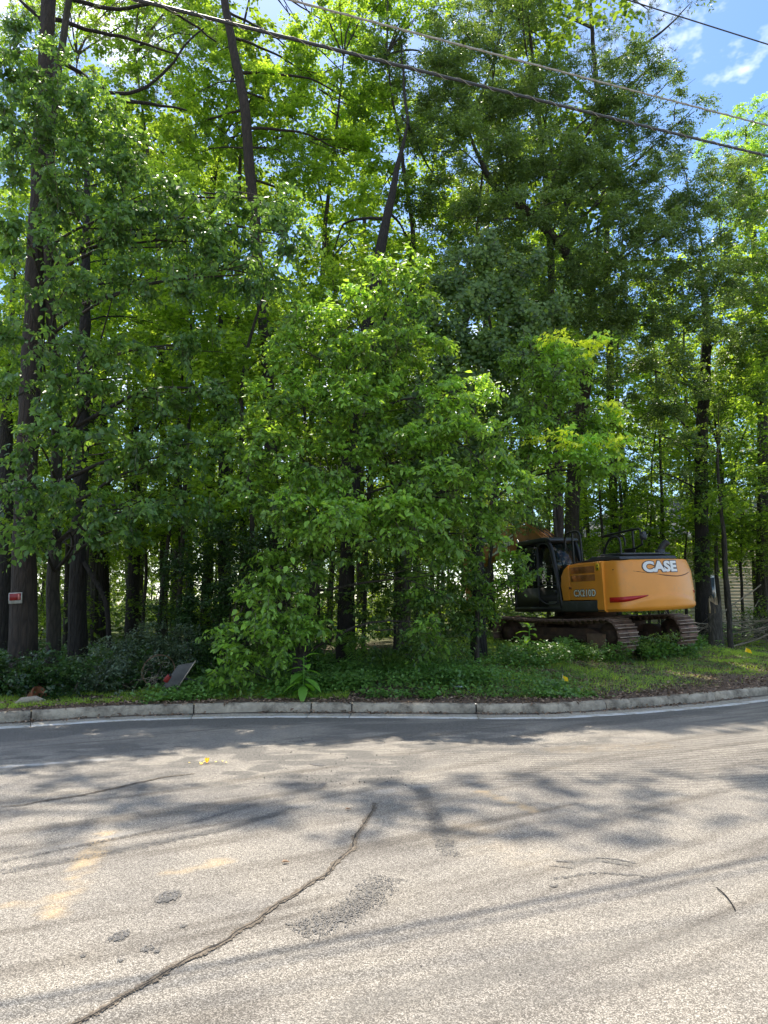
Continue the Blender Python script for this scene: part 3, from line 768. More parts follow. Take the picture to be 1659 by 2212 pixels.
    for y in (yo - .03, yi + .03):
        pts = [(u, y, w) for u, w in cabp]
        bar(cab, curve(pts[0:4], .12), .045); bar(cab, curve(pts[4:8], .12), .055); bar(cab, [pts[3], pts[4]], .05); bar(cab, [pts[7], pts[0]], .06)
        bar(cab, [(.36, y, 1.15), (.30, y, 2.9)], .04)
    for u, w in ((1.42, 1.15), (1.18, 2.88), (-.12, 2.9), (-.54, 1.15), (-.48, 1.75)):
        bar(cab, [(u, yi, w), (u, yo, w)], .045)
    cb = cab.build('cab', M['black'], ex, smooth=True)
    Bag().prism([(1.20, 2.90), (1.28, 2.94), (1.05, 3.0), (0, 3.02), (-.26, 2.97), (-.28, 2.90)], yi - .02, yo + .02).build('cab_roof', M['charcoal'], cb, bevel=.03)
    Bag().prism([(1.42, 1.12), (1.455, 1.68), (-.50, 1.68), (-.56, 1.12)], yo - .05, yo - .02).build('lower_side', M['black'], cb)
    Bag().box((-.62, yi, 1.10), (1.42, yo - .06, 1.20)).build('cab_floor', M['black'], cb)
    Bag().prism([(-.56, 1.15), (-.50, 1.72), (-.44, 1.72), (-.50, 1.15)], yi, yo - .05).build('cab_back', M['black'], cb)
    Bag().prism([(.34, 1.72), (.30, 2.84), (-.20, 2.84), (-.46, 1.72)], yo - .035, yo - .025).build('door_window', M['glass'], cb)
    Bag().prism([(1.42, 1.72), (1.26, 2.72), (1.14, 2.84), (.36, 2.84), (.40, 1.72)], yo - .035, yo - .025).build('side_window', M['glass'], cb)
    Bag().prism([(-.48, 1.76), (-.22, 2.84), (-.21, 2.84), (-.47, 1.76)], yi + .05, yo - .06).build('rear_window', M['glass'], cb)
    Bag().prism([(1.42, 1.3), (1.45, 1.75), (1.28, 2.72), (1.27, 2.72), (1.44, 1.75), (1.41, 1.3)], yi + .05, yo - .06).build('windscreen', M['glass'], cb)
    b = Bag(); b.tube(curve([(.34, yo + .01, 1.32), (.30, yo + .01, 2.78), (.18, yo + .01, 2.86), (-.12, yo + .01, 2.86), (-.24, yo + .01, 2.78), (-.50, yo + .01, 1.70), (-.46, yo + .01, 1.24), (.10, yo + .01, 1.24), (.34, yo + .01, 1.42)], .08), .022, 8)
    b.tube([(.33, yo + .01, 1.72), (-.49, yo + .01, 1.72)], .018, 8); b.build('door_frame', M['charcoal'], cb, smooth=True)
    Bag().box((-.43, yo + .0, 1.52), (-.33, yo + .035, 1.60)).build('door_handle', M['charcoal'], cb)
    b = Bag().tube(curve([(1.5, yo, 1.22), (1.60, yo + .02, 1.3), (1.60, yo + .02, 2.0), (1.48, yo, 2.1)], .08), .016, 8); b.build('grab_rail', M['black'], cb, smooth=True)
    b = Bag(); b.box((.0, .62, 1.4), (.5, 1.12, 1.55)); b.box((-.1, .62, 1.5), (.05, 1.12, 2.25)); b.box((-.05, .75, 2.25), (.02, 1.0, 2.45)); b.build('seat', plain('seat cloth', (.02, .02, .022), .9), cb, bevel=.03)
    # --- boom
    bt = [(.2, 1.75), (.55, 1.55), (1.2, 2.2), (2.3, 2.98), (3.2, 2.86), (4.4, 2.76), (6.0, 2.40), (6.12, 2.66), (6.0, 2.86), (4.6, 3.42), (3.5, 3.68), (2.7, 3.68), (1.9, 3.34), (1.0, 2.72), (.25, 2.05)]
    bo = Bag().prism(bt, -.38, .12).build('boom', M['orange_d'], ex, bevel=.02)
    ang = math.atan2(3.42 - 2.86, 4.6 - 6.0)
    def boomtext(x, y, z, e=.0):
        u0, w0, s_ = 3.78, 3.08, -.24
        return (u0 - x * 1 + y * 0, .124 + z + e, w0 + y + (x) * .27)
    text_mesh('lettering', 'CASE', .40, M['ink'], bo, lambda x, y, z: boomtext(x, y, z), .002, .030, 1.02, 1.45).name = 'lettering_outline'
    text_mesh('lettering', 'CASE', .40, M['white'], bo, lambda x, y, z: boomtext(x, y, z, .005), .002, .014, 1.02, 1.45)
    for k_ in range(7):
        y = -.30 + k_ * .055
        Bag().tube(curve([(.9, y, 2.7), (1.6, y, 3.25), (2.3, y, 3.62 + .02 * (k_ % 2)), (3.0, y, 3.78), (3.9, y, 3.72), (5.0, y, 3.35)], .12, .008), .016, 6).build('hydraulic_hose', M['rust'] if k_ % 3 else M['orange_d'], bo, smooth=True)
    Bag().tube([(3.3, -.13, 3.86), (5.0, -.13, 3.58)], .085, 12).tube([(5.0, -.13, 3.58), (6.2, -.13, 3.38)], .045, 10).build('arm_cylinder', M['black'], ex, smooth=True)
    Bag().tube(curve([(2.6, -.2, 3.75), (3.0, -.2, 4.05), (3.25, -.2, 4.08), (3.6, -.2, 3.86)], .1), .035, 8).build('boom_guard', M['black'], bo, smooth=True)
    for y in (-.48, .22):
        Bag().tube([(1.5, y, 1.45), (2.25, y, 2.5)], .075, 12).build('boom_cylinder', M['orange_d'], ex, smooth=True)
        Bag().tube([(2.25, y, 2.5), (2.75, y, 3.2)], .045, 10).build('cylinder_rod', M['steelbright'], ex, smooth=True)
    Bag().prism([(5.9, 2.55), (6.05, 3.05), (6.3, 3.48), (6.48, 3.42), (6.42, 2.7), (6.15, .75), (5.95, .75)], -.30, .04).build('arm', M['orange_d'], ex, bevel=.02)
    bk = [(6.05, .95), (6.3, .8), (6.5, .5), (6.45, .15), (6.1, -.12), (5.6, -.12), (5.3, .1), (5.42, .14), (5.75, .06), (6.05, .18), (6.22, .45), (6.0, .7), (5.85, .85)]
    Bag().prism(bk, -.65, .40).build('bucket', M['rust'], ex, bevel=.02)
    # --- undercarriage
    uc = empty('undercarriage', (0, 0, 0)); uc.parent = ex; uc.rotation_euler = (R(.4), R(-.3), R(8))
    Bag().tube([(0, 0, .86), (0, 0, 1.04)], .72, 28).build('swing_ring', M['rust'], uc)
    cf = Bag(); cf.box((-.75, -.8, .48), (.75, .8, .88)); cf.box((.5, -1.15, .42), (.95, 1.15, .72)); cf.box((-.95, -1.15, .42), (-.5, 1.15, .72))
    cf.build('centre_frame', M['rust'], uc, bevel=.03)
    # shoe: plate with three grousers
    def shoe_mesh():
        b = Bag(); b.box((-.095, -.36, .0), (.088, .36, .022))
        nb_ = sum(len(f) for fs in b.F.values() for f in fs)
        for x, h in ((-.085, .045), (.012, .036)):
            b.box((x - .010, -.36, .022), (x + .010, .36, .022 + h))
        b.box((-.05, -.06, .022), (.0, -.01, .030)); b.box((-.05, .02, .022), (.0, .07, .030))
        b.box((-.08, -.13, -.07), (.08, -.09, 0)); b.box((-.08, .09, -.07), (.08, .13, 0))
        o = b.build('track_shoe', M['track']); me = o.data; me.materials.append(plain('worn grouser steel', (.40, .31, .24), .5, metal=.4, var=.3, scale=9))
        for p_ in me.polygons:
            if p_.center.z > .045: p_.material_index = 1
        bpy.data.objects.remove(o); return me
    shoe = shoe_mesh()
    xr, xf, rad = -1.78, 1.78, .395
    def path(s_):
        Lt = xf - xr; per = 2 * Lt + 2 * pi * rad; s_ = s_ % per; zc = .43
        if s_ < Lt:
            t = s_ / Lt; return xr + s_, zc + rad - .05 * sin(pi * t), 0.0 - .05 * cos(pi * t) * pi / Lt
        s_ -= Lt
        if s_ < pi * rad:
            a = s_ / rad; return xf + rad * sin(a), zc + rad * cos(a), -a
        s_ -= pi * rad
        if s_ < Lt: return xf - s_, zc - rad, -pi
        s_ -= Lt; a = s_ / rad; return xr - rad * sin(a), zc - rad * cos(a), -pi - a
    per = 2 * (xf - xr) + 2 * pi * rad; ns = 50
    for sy in (1, -1):
        tr = empty('track', (0, sy * 1.19, 0)); tr.parent = uc
        for i in range(ns):
            x, z, a = path(i * per / ns + .03)
            o = bpy.data.objects.new('track_shoe', shoe); COL.objects.link(o); o.parent = tr
            # depth limit: keep shoes as sub-parts of the track
            o.location = (x, 0, z); o.rotation_euler = (0, -a, 0)
        fr = Bag(); fr.prism([(-1.5, .25), (1.45, .25), (1.5, .50), (1.1, .62), (-1.2, .62), (-1.5, .5)], sy * 1.19 - .17, sy * 1.19 + .17)
        fr.box((-1.1, sy * 1.19 - .24, .30), (1.1, sy * 1.19 + .24, .42)); fr.build('track_frame', M['rust'], uc, bevel=.02)
        for x, r_, nm in ((xr, .36, 'sprocket'), (xf, .35, 'idler')):
            Bag().tube([(x, sy * 1.19 - .10, .43), (x, sy * 1.19 + .10, .43)], r_, 22).tube([(x, sy * 1.19 - .22, .43), (x, sy * 1.19 + .22, .43)], .17, 14).build(nm, M['rust'], uc)
        for k_ in range(7):
            x = -1.25 + k_ * .42
            Bag().tube([(x, sy * 1.19 - .16, .14), (x, sy * 1.19 + .16, .14)], .085, 12).build('roller', M['rust'], uc)
        for x in (-.6, .6): Bag().tube([(x, sy * 1.19 - .12, .70), (x, sy * 1.19 + .12, .70)], .06, 10).build('carrier_roller', M['rust'], uc)
        Bag().box((-1.72, sy * 1.19 + sy * .24 - .02, .14), (-1.15, sy * 1.19 + sy * .24 + .02, .5)).build('frame_guard', M['track'], uc, bevel=.01)
    # the undercarriage only carried a rotation: hand its pieces to the machine itself
    um = Matrix.Translation(uc.location) @ uc.rotation_euler.to_matrix().to_4x4()
    for c in [o for o in bpy.data.objects if o.parent == uc]:
        mb = Matrix.Translation(c.location) @ c.rotation_euler.to_matrix().to_4x4()
        c.parent = ex; c.matrix_basis = um @ mb
    bpy.data.objects.remove(uc)
    return ex
EX = build_excavator()

# ================================================================== FOLIAGE
def unit(a): return a / (np.linalg.norm(a, axis=-1, keepdims=True) + 1e-9)
OVAL = (np.array([[0, 0, 0], [.30, .5, 1], [.68, .36, .7], [1, 0, 0], [.68, -.36, .7], [.30, -.5, 1]]), np.array([[0, 3, 2, 1], [0, 5, 4, 3]]))
ROUND = (np.array([[0, 0, 0], [.22, .5, .8], [.72, .46, .8], [1, 0, 0], [.72, -.46, .8], [.22, -.5, .8]]), np.array([[0, 3, 2, 1], [0, 5, 4, 3]]))
DIAM = (np.array([[0, 0, 0], [.45, .5, 1], [1, 0, 0], [.45, -.5, 1]]), np.array([[0, 2, 1], [0, 3, 2]]))
BLADE = (np.array([[0, .5, 0], [0, -.5, 0], [1, 0, 0]]), np.array([[0, 1, 2]]))
def leaves(P, D, N, Ln, wr, shape, fold=.22, curl=.12):
    """P,D,N (n,3) base, axis and face direction of each leaf -> verts, faces"""
    D = unit(D); N = unit(N - (N * D).sum(1, keepdims=True) * D); S = np.cross(D, N)
    t, F = shape; k = len(t); n = len(P)
    Ln = np.broadcast_to(np.asarray(Ln, float), (n,))
    a = t[:, 0][None] * Ln[:, None]; b = t[:, 1][None] * Ln[:, None] * wr
    z = t[:, 2][None] * fold * .5 * wr * Ln[:, None] - curl * (t[:, 0][None] ** 2) * Ln[:, None]
    V = P[:, None] + a[..., None] * D[:, None] + b[..., None] * S[:, None] + z[..., None] * N[:, None]
    G = (F[None] + (np.arange(n) * k)[:, None, None]).reshape(-1, F.shape[1])
    return V.reshape(-1, 3), G, k

def sprays(O, A, Ls, K, leafL, wr, shape, droop=.25, up=1.0, spread=.85, hang=.25, jit=.35, fold=.22):
    """twigs with alternate leaves: O origins, A directions"""
    n = len(O); A = unit(A)
    Ls = np.broadcast_to(np.asarray(Ls, float), (n,))
    t = (np.arange(K) + .6) / K
    Z = np.array([0, 0, 1.0])
    side = unit(np.cross(A, Z) + 1e-3)
    sg = np.where(np.arange(K) % 2 == 0, 1, -1)
    P = O[:, None] + A[:, None] * (Ls[:, None] * t)[..., None] - Z * (droop * Ls[:, None] * t ** 2)[..., None]
    tw = unit(A[:, None] - Z * (2 * droop * t)[None, :, None])
    last = (np.arange(K) == K - 1)
    D = tw * .55 + side[:, None] * (sg * spread * ~last)[None, :, None] - Z * hang + rng.normal(size=(n, K, 3)) * jit
    N = Z * up + rng.normal(size=(n, K, 3)) * (.35 + jit * .5) + A[:, None] * .25
    Ln = leafL * rng.uniform(.5, 1.28, (n, K)) * rng.uniform(.8, 1.15, (n, 1)) * (1 - .25 * (t ** 2))[None]
    V, F, k = leaves(P.reshape(-1, 3), D.reshape(-1, 3), N.reshape(-1, 3), Ln.ravel(), wr, shape, fold)
    return V, F, k, n * K

STY = {  # leaf length, width ratio, leaves per twig, twig length, droop, up, hang, shape
    'big':   (.135, .56, 9, .50, .30, .55, .55, OVAL),
    'front': (.120, .55, 9, .46, .26, .65, .45, OVAL),
    'broad': (.105, .55, 9, .42, .22, 1.0, .35, DIAM),
    'oak':   (.105, .42, 10, .40, .10, .5, .15, DIAM),
    'lime':  (.125, .75, 9, .50, .12, 1.2, .15, DIAM),
    'vine':  (.085, .90, 7, .35, .80, .15, .70, ROUND),
    'small': (.060, .60, 9, .30, .10, 1.0, .15, DIAM),
    'layer': (.110, .60, 10, .62, .06, 2.4, .05, DIAM),
    'far':   (.230, .70, 8, .80, .10, 1.8, .10, DIAM),
}
def crown(name, lobes, style, m, parent=None, dens=1.0, scale=1.0, vine=False, world=True, gap=.0, kind='stuff'):
    """lobes: (cx,cy,cz, rx,ry,rz, density, tint)"""
    Ll, wr, K, Lt, droop, up, hang, shape = STY[style]
    Ll *= scale; Lt *= scale
    VV, FF, TT, off = [], [], [], 0; TW = []
    for lb in lobes:
        cx, cy, cz, rx, ry, rz = lb[:6]; dn = lb[6] if len(lb) > 6 else 1; tn = lb[7] if len(lb) > 7 else 0
        area = (rx * rz + rx * ry + ry * rz)
        rs = .36 * (rx * ry * rz) ** (1 / 3) ** .5
        rs = float(np.clip(rs, .16, .55))
        nleaf = dens * dn * 4.6 * pi * rx * rz / (Ll ** 2 * wr * .62)
        nsub = max(3, int(1.15 * area / rs ** 2 / 2.2))
        d = unit(rng.normal(size=(nsub, 3))); rad = rng.uniform(.35, 1, nsub) ** .55
        c = np.array([cx, cy, cz]) + d * rad[:, None] * np.array([rx, ry, rz])
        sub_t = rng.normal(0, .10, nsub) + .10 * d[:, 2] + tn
        n = int(max(nsub, nleaf / K)); idx = rng.integers(0, nsub, n)
        o = c[idx] + rng.normal(size=(n, 3)) * rs * np.array([.46, .46, .28])
        a = d[idx] * .8 + rng.normal(size=(n, 3)) * .75 + np.array([0, 0, -.05])
        a[:, 2] *= .55
        if vine: a = np.array([0, -.35, -1.0]) + rng.normal(size=(n, 3)) * .35
        Ls = Lt * rng.uniform(.6, 1.25, n)
        V, F, k, nl = sprays(o - unit(a) * Ls[:, None] * .4, a, Ls, K, Ll, wr, shape, droop, up, hang=hang) if not vine else \
            sprays_vine(o, a, Ls, K, Ll, wr, shape)
        if style in ('big', 'front'): TW.append((o - unit(a) * Ls[:, None] * .4, a, Ls))
        tint = np.repeat(.42 + sub_t[idx], K) + rng.normal(0, .19, nl)
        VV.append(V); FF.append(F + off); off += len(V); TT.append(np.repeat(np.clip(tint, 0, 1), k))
    o = mk(name, np.vstack(VV), [np.vstack(FF)], m, parent, np.concatenate(TT), world=world)
    if kind: o['kind'] = kind
    if TW:
        O_, A_, L_ = (np.concatenate(x) for x in zip(*TW)); A_ = unit(A_); n = len(O_)
        sd = unit(np.cross(A_, [0, 0, 1.0]) + 1e-3) * .0045; P0 = O_ - A_ * L_[:, None] * .15; P1 = O_ + A_ * (L_ * .5)[:, None] - np.array([0, 0, 1]) * (droop * L_ * .25)[:, None]; P2 = O_ + A_ * L_[:, None] - np.array([0, 0, 1]) * (droop * L_)[:, None]
        V = np.stack([P0 - sd, P0 + sd, P1 - sd * .7, P1 + sd * .7, P2], 1).reshape(-1, 3); b_ = np.arange(n)[:, None] * 5
        t_ = mk('twigs', V, [b_ + np.array([[0, 1, 3, 2]]), b_ + np.array([[2, 3, 4]])], M['twig'], parent, world=world); t_['kind'] = 'stuff'
    return o
def sprays_vine(O, A, Ls, K, leafL, wr, shape):
    n = len(O); A = unit(A); t = (np.arange(K) + .5) / K
    P = O[:, None] + A[:, None] * (Ls[:, None] * t)[..., None] + rng.normal(size=(n, K, 3)) * .05
    D = np.array([0, -.35, -.8]) + rng.normal(size=(n, K, 3)) * .45
    N = np.array([0, -.8, .65]) + rng.normal(size=(n, K, 3)) * .30
    Ln = leafL * rng.uniform(.6, 1.2, (n, K))
    V, F, k = leaves(P.reshape(-1, 3), D.reshape(-1, 3), N.reshape(-1, 3), Ln.ravel(), wr, shape, .15)
    return V, F, k, n * K
def needles(name, lobes, parent, dens=1.0, L_=.17, nb=16):
    P, D = [], []
    for cx, cy, cz, rx, ry, rz in lobes:
        n = int(dens * 55 * rx * rz * (1 + ry))
        d = unit(rng.normal(size=(n, 3))) * rng.uniform(.2, 1, n)[:, None] ** .5
        P.append(np.array([cx, cy, cz]) + d * np.array([rx, ry, rz])); D.append(unit(d * .5 + rng.normal(size=(n, 3)) * .5 + np.array([0, 0, .25])))
    P = np.vstack(P); D = np.vstack(D); n = len(P)
    Q = np.repeat(P, nb, 0) + np.repeat(D, nb, 0) * rng.uniform(0, .14, (n * nb, 1))
    E = unit(np.repeat(D, nb, 0) * .8 + rng.normal(size=(n * nb, 3)) * .6)
    V, F, k = leaves(Q, E, rng.normal(size=(n * nb, 3)), L_ * rng.uniform(.7, 1.1, n * nb), .055, BLADE, 0, .1)
    o = mk(name, V, [F], M['needle'], parent, np.repeat(np.clip(rng.normal(.5, .2, n * nb), 0, 1), k), world=True)
    o['kind'] = 'stuff'; return o
def lobe(pxx, pyy, Y, rxp, rzp, ry=None, dn=1, tn=0):
    c = at(pxx, pyy, Y); s_ = Y / FPX * 1.03
    rx, rz = rxp * s_, rzp * s_
    return (c[0], c[1], c[2], rx, ry if ry else (rx + rz) * .42, rz, dn, tn)

def stem(name, pts, radii, m, parent, n=12, jit=.05, step=.3, wob=.02):
    C_ = curve(pts, step, wob)
    r = np.interp(np.linspace(0, 1, len(C_)), np.linspace(0, 1, len(radii)), radii)
    V, F, _ = tube(C_, r, n, jit)
    return mk(name, V, [F], m, parent, smooth=True, world=True), C_

def tree(name, label, cat, base, path_, radii, bark, lobes=None, style='broad', lm=None, dens=1.0, group=None, limbs=None, scale=1.0, n=12, jit=.06, dead=0, vine=False):
    """base (px,py,Y) then path_ [(px,py,Y)...] are the trunk; lobes carry leaves; limbs reach from the trunk to the lobes"""
    b = at(*base) if len(base) == 3 else np.array(base)
    b[2] = gz(b[0], b[1]) - .05
    t = empty(name, b, label, cat, group)
    pts = [b] + [at(*p) for p in path_]
    pts.insert(1, b + np.array([0, 0, .35]))
    radii = [radii[0] * 1.35, radii[0] * 1.05] + list(radii[1:])
    _, C_ = stem('trunk', pts, radii, bark, t, n, jit)
    lb = lobes or []
    r_mid = radii[-1]
    pick = lb if limbs is None else lb[:limbs]
    for q in pick:
        c = np.array(q[:3])
        d = np.linalg.norm(C_ - c, axis=1) + 1.2 * np.maximum(0, C_[:, 2] - c[2] + .4)
        k = int(np.argmin(d)); a = C_[k]
        L_ = np.linalg.norm(c - a)
        if L_ < .5: continue
        mid = (a + c) / 2 + np.array([0, 0, .10 * L_]) + rng.normal(size=3) * .05 * L_
        r0 = float(np.clip(.010 * L_ + .008, .012, .045))
        stem('limb', [a, mid, c], [r0, r0 * .7, r0 * .25], bark, t, 6, .03, .35, .03)
        for _ in range(3):
            e = c + rng.normal(size=3) * np.array(q[3:6]) * .6
            f_ = a + (c - a) * rng.uniform(.5, .9) + np.array([0, 0, .06 * L_])
            stem('branch', [f_, (f_ + e) / 2 + rng.normal(size=3) * .08, e], [r0 * .45, r0 * .3, .004], bark, t, 5, 0, .3, .02)
    if lb:
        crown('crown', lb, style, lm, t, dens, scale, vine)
    return t

# ================================================================== TREES AT THE EDGE OF THE WOOD
# front mulberry-like tree with fresh leaves: the pale mass in the middle of the picture
FL = [lobe(870, 620, 13.2, 90, 75), lobe(760, 700, 13.0, 130, 90), lobe(660, 760, 12.8, 90, 80), lobe(860, 760, 12.9, 120, 70),
      lobe(640, 880, 12.7, 110, 80), lobe(780, 880, 12.6, 110, 80), lobe(560, 960, 12.5, 80, 70), lobe(700, 990, 12.3, 110, 70), lobe(860, 980, 12.5, 90, 80),
      lobe(600, 1070, 12.2, 110, 60), lobe(680, 1100, 11.9, 130, 55, tn=.12), lobe(800, 1110, 11.9, 110, 60, tn=.1), lobe(900, 1120, 12.1, 100, 55, tn=.05),
      lobe(990, 860, 12.8, 80, 70, tn=.15), lobe(1020, 960, 12.6, 110, 80), lobe(960, 1050, 12.3, 110, 60), lobe(1080, 1060, 12.4, 90, 55), lobe(1000, 1150, 12.3, 80, 50),
      lobe(620, 1210, 12.2, 70, 70, tn=-.05), lobe(600, 1300, 12.3, 95, 70), lobe(560, 1380, 12.3, 90, 60), lobe(515, 1440, 12.2, 55, 32), lobe(640, 1370, 12.5, 60, 55),
      lobe(700, 1190, 12.6, 60, 50, tn=-.1), lobe(930, 1240, 12.8, 55, 80, dn=.7, tn=-.15), lobe(930, 1350, 12.6, 40, 60, dn=.6)]
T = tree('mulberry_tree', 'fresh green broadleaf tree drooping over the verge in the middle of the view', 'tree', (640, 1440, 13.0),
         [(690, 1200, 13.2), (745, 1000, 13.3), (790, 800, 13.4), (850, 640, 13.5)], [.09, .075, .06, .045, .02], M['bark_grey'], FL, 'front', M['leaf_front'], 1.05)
# about three hundred of its leaves hang free at the front as pieces of their own
def free_leaves(parent, lobes_, n, Ll, wr, m):
    protos = []
    for q in range(6):
        V, F, k = leaves(np.zeros((1, 3)), np.array([[1.0, 0, 0]]), np.array([[0, 0, 1.0]]), [Ll], wr, OVAL, rng.uniform(.15, .4), rng.uniform(.05, .2))
        o = mk('leaf', V, [F], m, None, np.full(6, rng.uniform(.4, .95))); protos.append(o.data); bpy.data.objects.remove(o)
    per = n // len(lobes_); base = np.array(parent.location)
    for q in lobes_:
        c = np.array(q[:3]); r = np.array(q[3:6])
        for i in range(per):
            d = unit(rng.normal(size=3)); d[1] = -abs(d[1]) * 1.3; d = unit(d)
            p = c + d * r * rng.uniform(.9, 1.08)
            D = unit(np.array([rng.normal() * .8, -.5 + rng.normal() * .5, -.5 + rng.normal() * .35])); N = unit(np.array([rng.normal() * .4, rng.normal() * .4 - .3, 1.0]))
            N = unit(N - (N @ D) * D); S = np.cross(N, D)
            o = bpy.data.objects.new('leaf', protos[rng.integers(6)]); COL.objects.link(o); o.parent = parent
            Mx = Matrix(((D[0], S[0], N[0]), (D[1], S[1], N[1]), (D[2], S[2], N[2]))).to_4x4()
            s_ = rng.uniform(.7, 1.15)
            o.matrix_basis = Matrix.Translation(Vector(p - base)) @ Mx @ Matrix.Scale(s_, 4)
free_leaves(T, [FL[i] for i in (0, 1, 2, 3, 4, 5, 7, 9, 10, 11, 12, 13, 14, 15, 16, 18, 19, 20, 21, 22)], 280, .15, .58, M['leaf_front'])

# bright young tree between the mulberry and the excavator
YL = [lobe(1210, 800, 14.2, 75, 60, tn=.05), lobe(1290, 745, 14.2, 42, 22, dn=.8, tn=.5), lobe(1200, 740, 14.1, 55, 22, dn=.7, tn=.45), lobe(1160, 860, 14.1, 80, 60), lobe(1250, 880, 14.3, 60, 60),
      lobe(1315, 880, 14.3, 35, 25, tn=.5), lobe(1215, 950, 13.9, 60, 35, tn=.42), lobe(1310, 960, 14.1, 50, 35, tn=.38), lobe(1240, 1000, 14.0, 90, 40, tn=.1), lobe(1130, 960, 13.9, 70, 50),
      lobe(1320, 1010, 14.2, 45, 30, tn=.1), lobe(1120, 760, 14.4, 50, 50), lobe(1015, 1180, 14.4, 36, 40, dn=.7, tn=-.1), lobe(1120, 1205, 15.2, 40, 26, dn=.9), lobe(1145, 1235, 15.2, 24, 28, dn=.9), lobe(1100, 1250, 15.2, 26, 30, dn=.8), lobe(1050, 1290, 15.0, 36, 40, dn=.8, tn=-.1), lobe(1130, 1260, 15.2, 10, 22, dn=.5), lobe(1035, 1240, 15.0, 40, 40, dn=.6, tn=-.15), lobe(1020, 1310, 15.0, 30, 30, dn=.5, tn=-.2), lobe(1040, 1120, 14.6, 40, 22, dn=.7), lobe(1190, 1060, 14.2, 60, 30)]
T2 = tree('young_broadleaf_tree', 'young tree with bright yellow green shoots above and left of the excavator cab', 'tree', (1030, 1400, 15.0),
          [(1036, 1200, 15.0), (1080, 1000, 14.8), (1170, 850, 14.6), (1220, 740, 14.4)], [.045, .04, .035, .025, .012], M['bark_grey'], YL, 'front', M['leaf_front'], 1.0)
M['shoot'] = leafmat('sunlit new yellow shoots', (.28, .36, .03), (.50, .55, .07), 1.0, .4, .45, (1.15, 1.05, .5))  # yellow of young growth, with sun shining through put into the colour
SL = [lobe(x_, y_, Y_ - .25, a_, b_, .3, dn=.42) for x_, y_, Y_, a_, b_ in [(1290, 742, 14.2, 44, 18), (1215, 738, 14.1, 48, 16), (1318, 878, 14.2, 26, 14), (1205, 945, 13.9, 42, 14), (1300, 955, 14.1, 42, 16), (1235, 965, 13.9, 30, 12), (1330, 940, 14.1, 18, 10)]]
crown('sunlit_new_shoots', SL, 'front', M['shoot'], T2, 1.9, .95)
# overhanging tree on the left: large drooping dull leaves
BL = []
for x_, y_, Y_, a_, b_ in [(60, 120, 12.6, 100, 80), (40, 260, 12.2, 90, 80), (170, 230, 12.8, 110, 80), (120, 380, 12.2, 120, 80), (260, 330, 12.9, 100, 70), (330, 430, 12.9, 110, 70), (210, 480, 12.3, 110, 60),
                            (60, 520, 12.0, 80, 60), (420, 520, 13.1, 90, 60), (560, 430, 13.6, 90, 40), (500, 500, 13.3, 80, 40), (530, 590, 12.9, 120, 45), (620, 500, 13.6, 60, 50), (330, 600, 12.6, 110, 50), (140, 620, 12.1, 100, 50),
                            (90, 730, 11.6, 110, 50), (250, 760, 12.2, 80, 45), (60, 830, 11.9, 80, 55), (190, 860, 12.2, 90, 45), (430, 740, 13.0, 70, 40), (340, 860, 12.7, 80, 40),
                            (60, 940, 11.7, 80, 45), (220, 960, 11.9, 100, 45), (330, 1000, 12.2, 90, 45), (420, 960, 12.5, 70, 50), (60, 1050, 11.6, 85, 45), (180, 1080, 11.7, 90, 40), (290, 1100, 11.9, 80, 35), (400, 1090, 12.4, 70, 40),
                            (40, 1150, 11.5, 60, 40), (150, 1150, 11.7, 60, 30), (250, 1150, 11.9, 45, 25), (480, 850, 13.0, 60, 50)]:
    BL.append(lobe(x_, y_, Y_, a_, b_, dn=1.2 if y_ < 700 else 1.0, tn=-.02))
for x_, y_, z_, a_ in ((-6.8, 13.0, 15.0, 1.2), (-4.6, 13.4, 16.4, 1.2), (-2.4, 13.2, 15.6, 1.0), (-3.4, 14.6, 18.0, 1.2), (-.8, 13.4, 16.8, 1.0), (-5.8, 14.6, 17.6, 1.1), (-1.4, 15.0, 18.6, 1.0)):
    BL.append((x_, y_, z_, a_, .9, .5, .55, 0))  # unseen lobes above the view, added to cast dapples on the road
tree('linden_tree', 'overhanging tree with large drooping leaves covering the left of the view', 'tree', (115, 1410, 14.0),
     [(118, 1200, 14.0), (125, 1000, 13.9), (118, 800, 13.8), (105, 600, 13.6), (110, 300, 13.4), (140, 60, 13.6), (200, -250, 14.0)], [.115, .105, .10, .09, .08, .06, .03], M['bark_grey'], BL, 'big', M['leaf_broad'], .95)

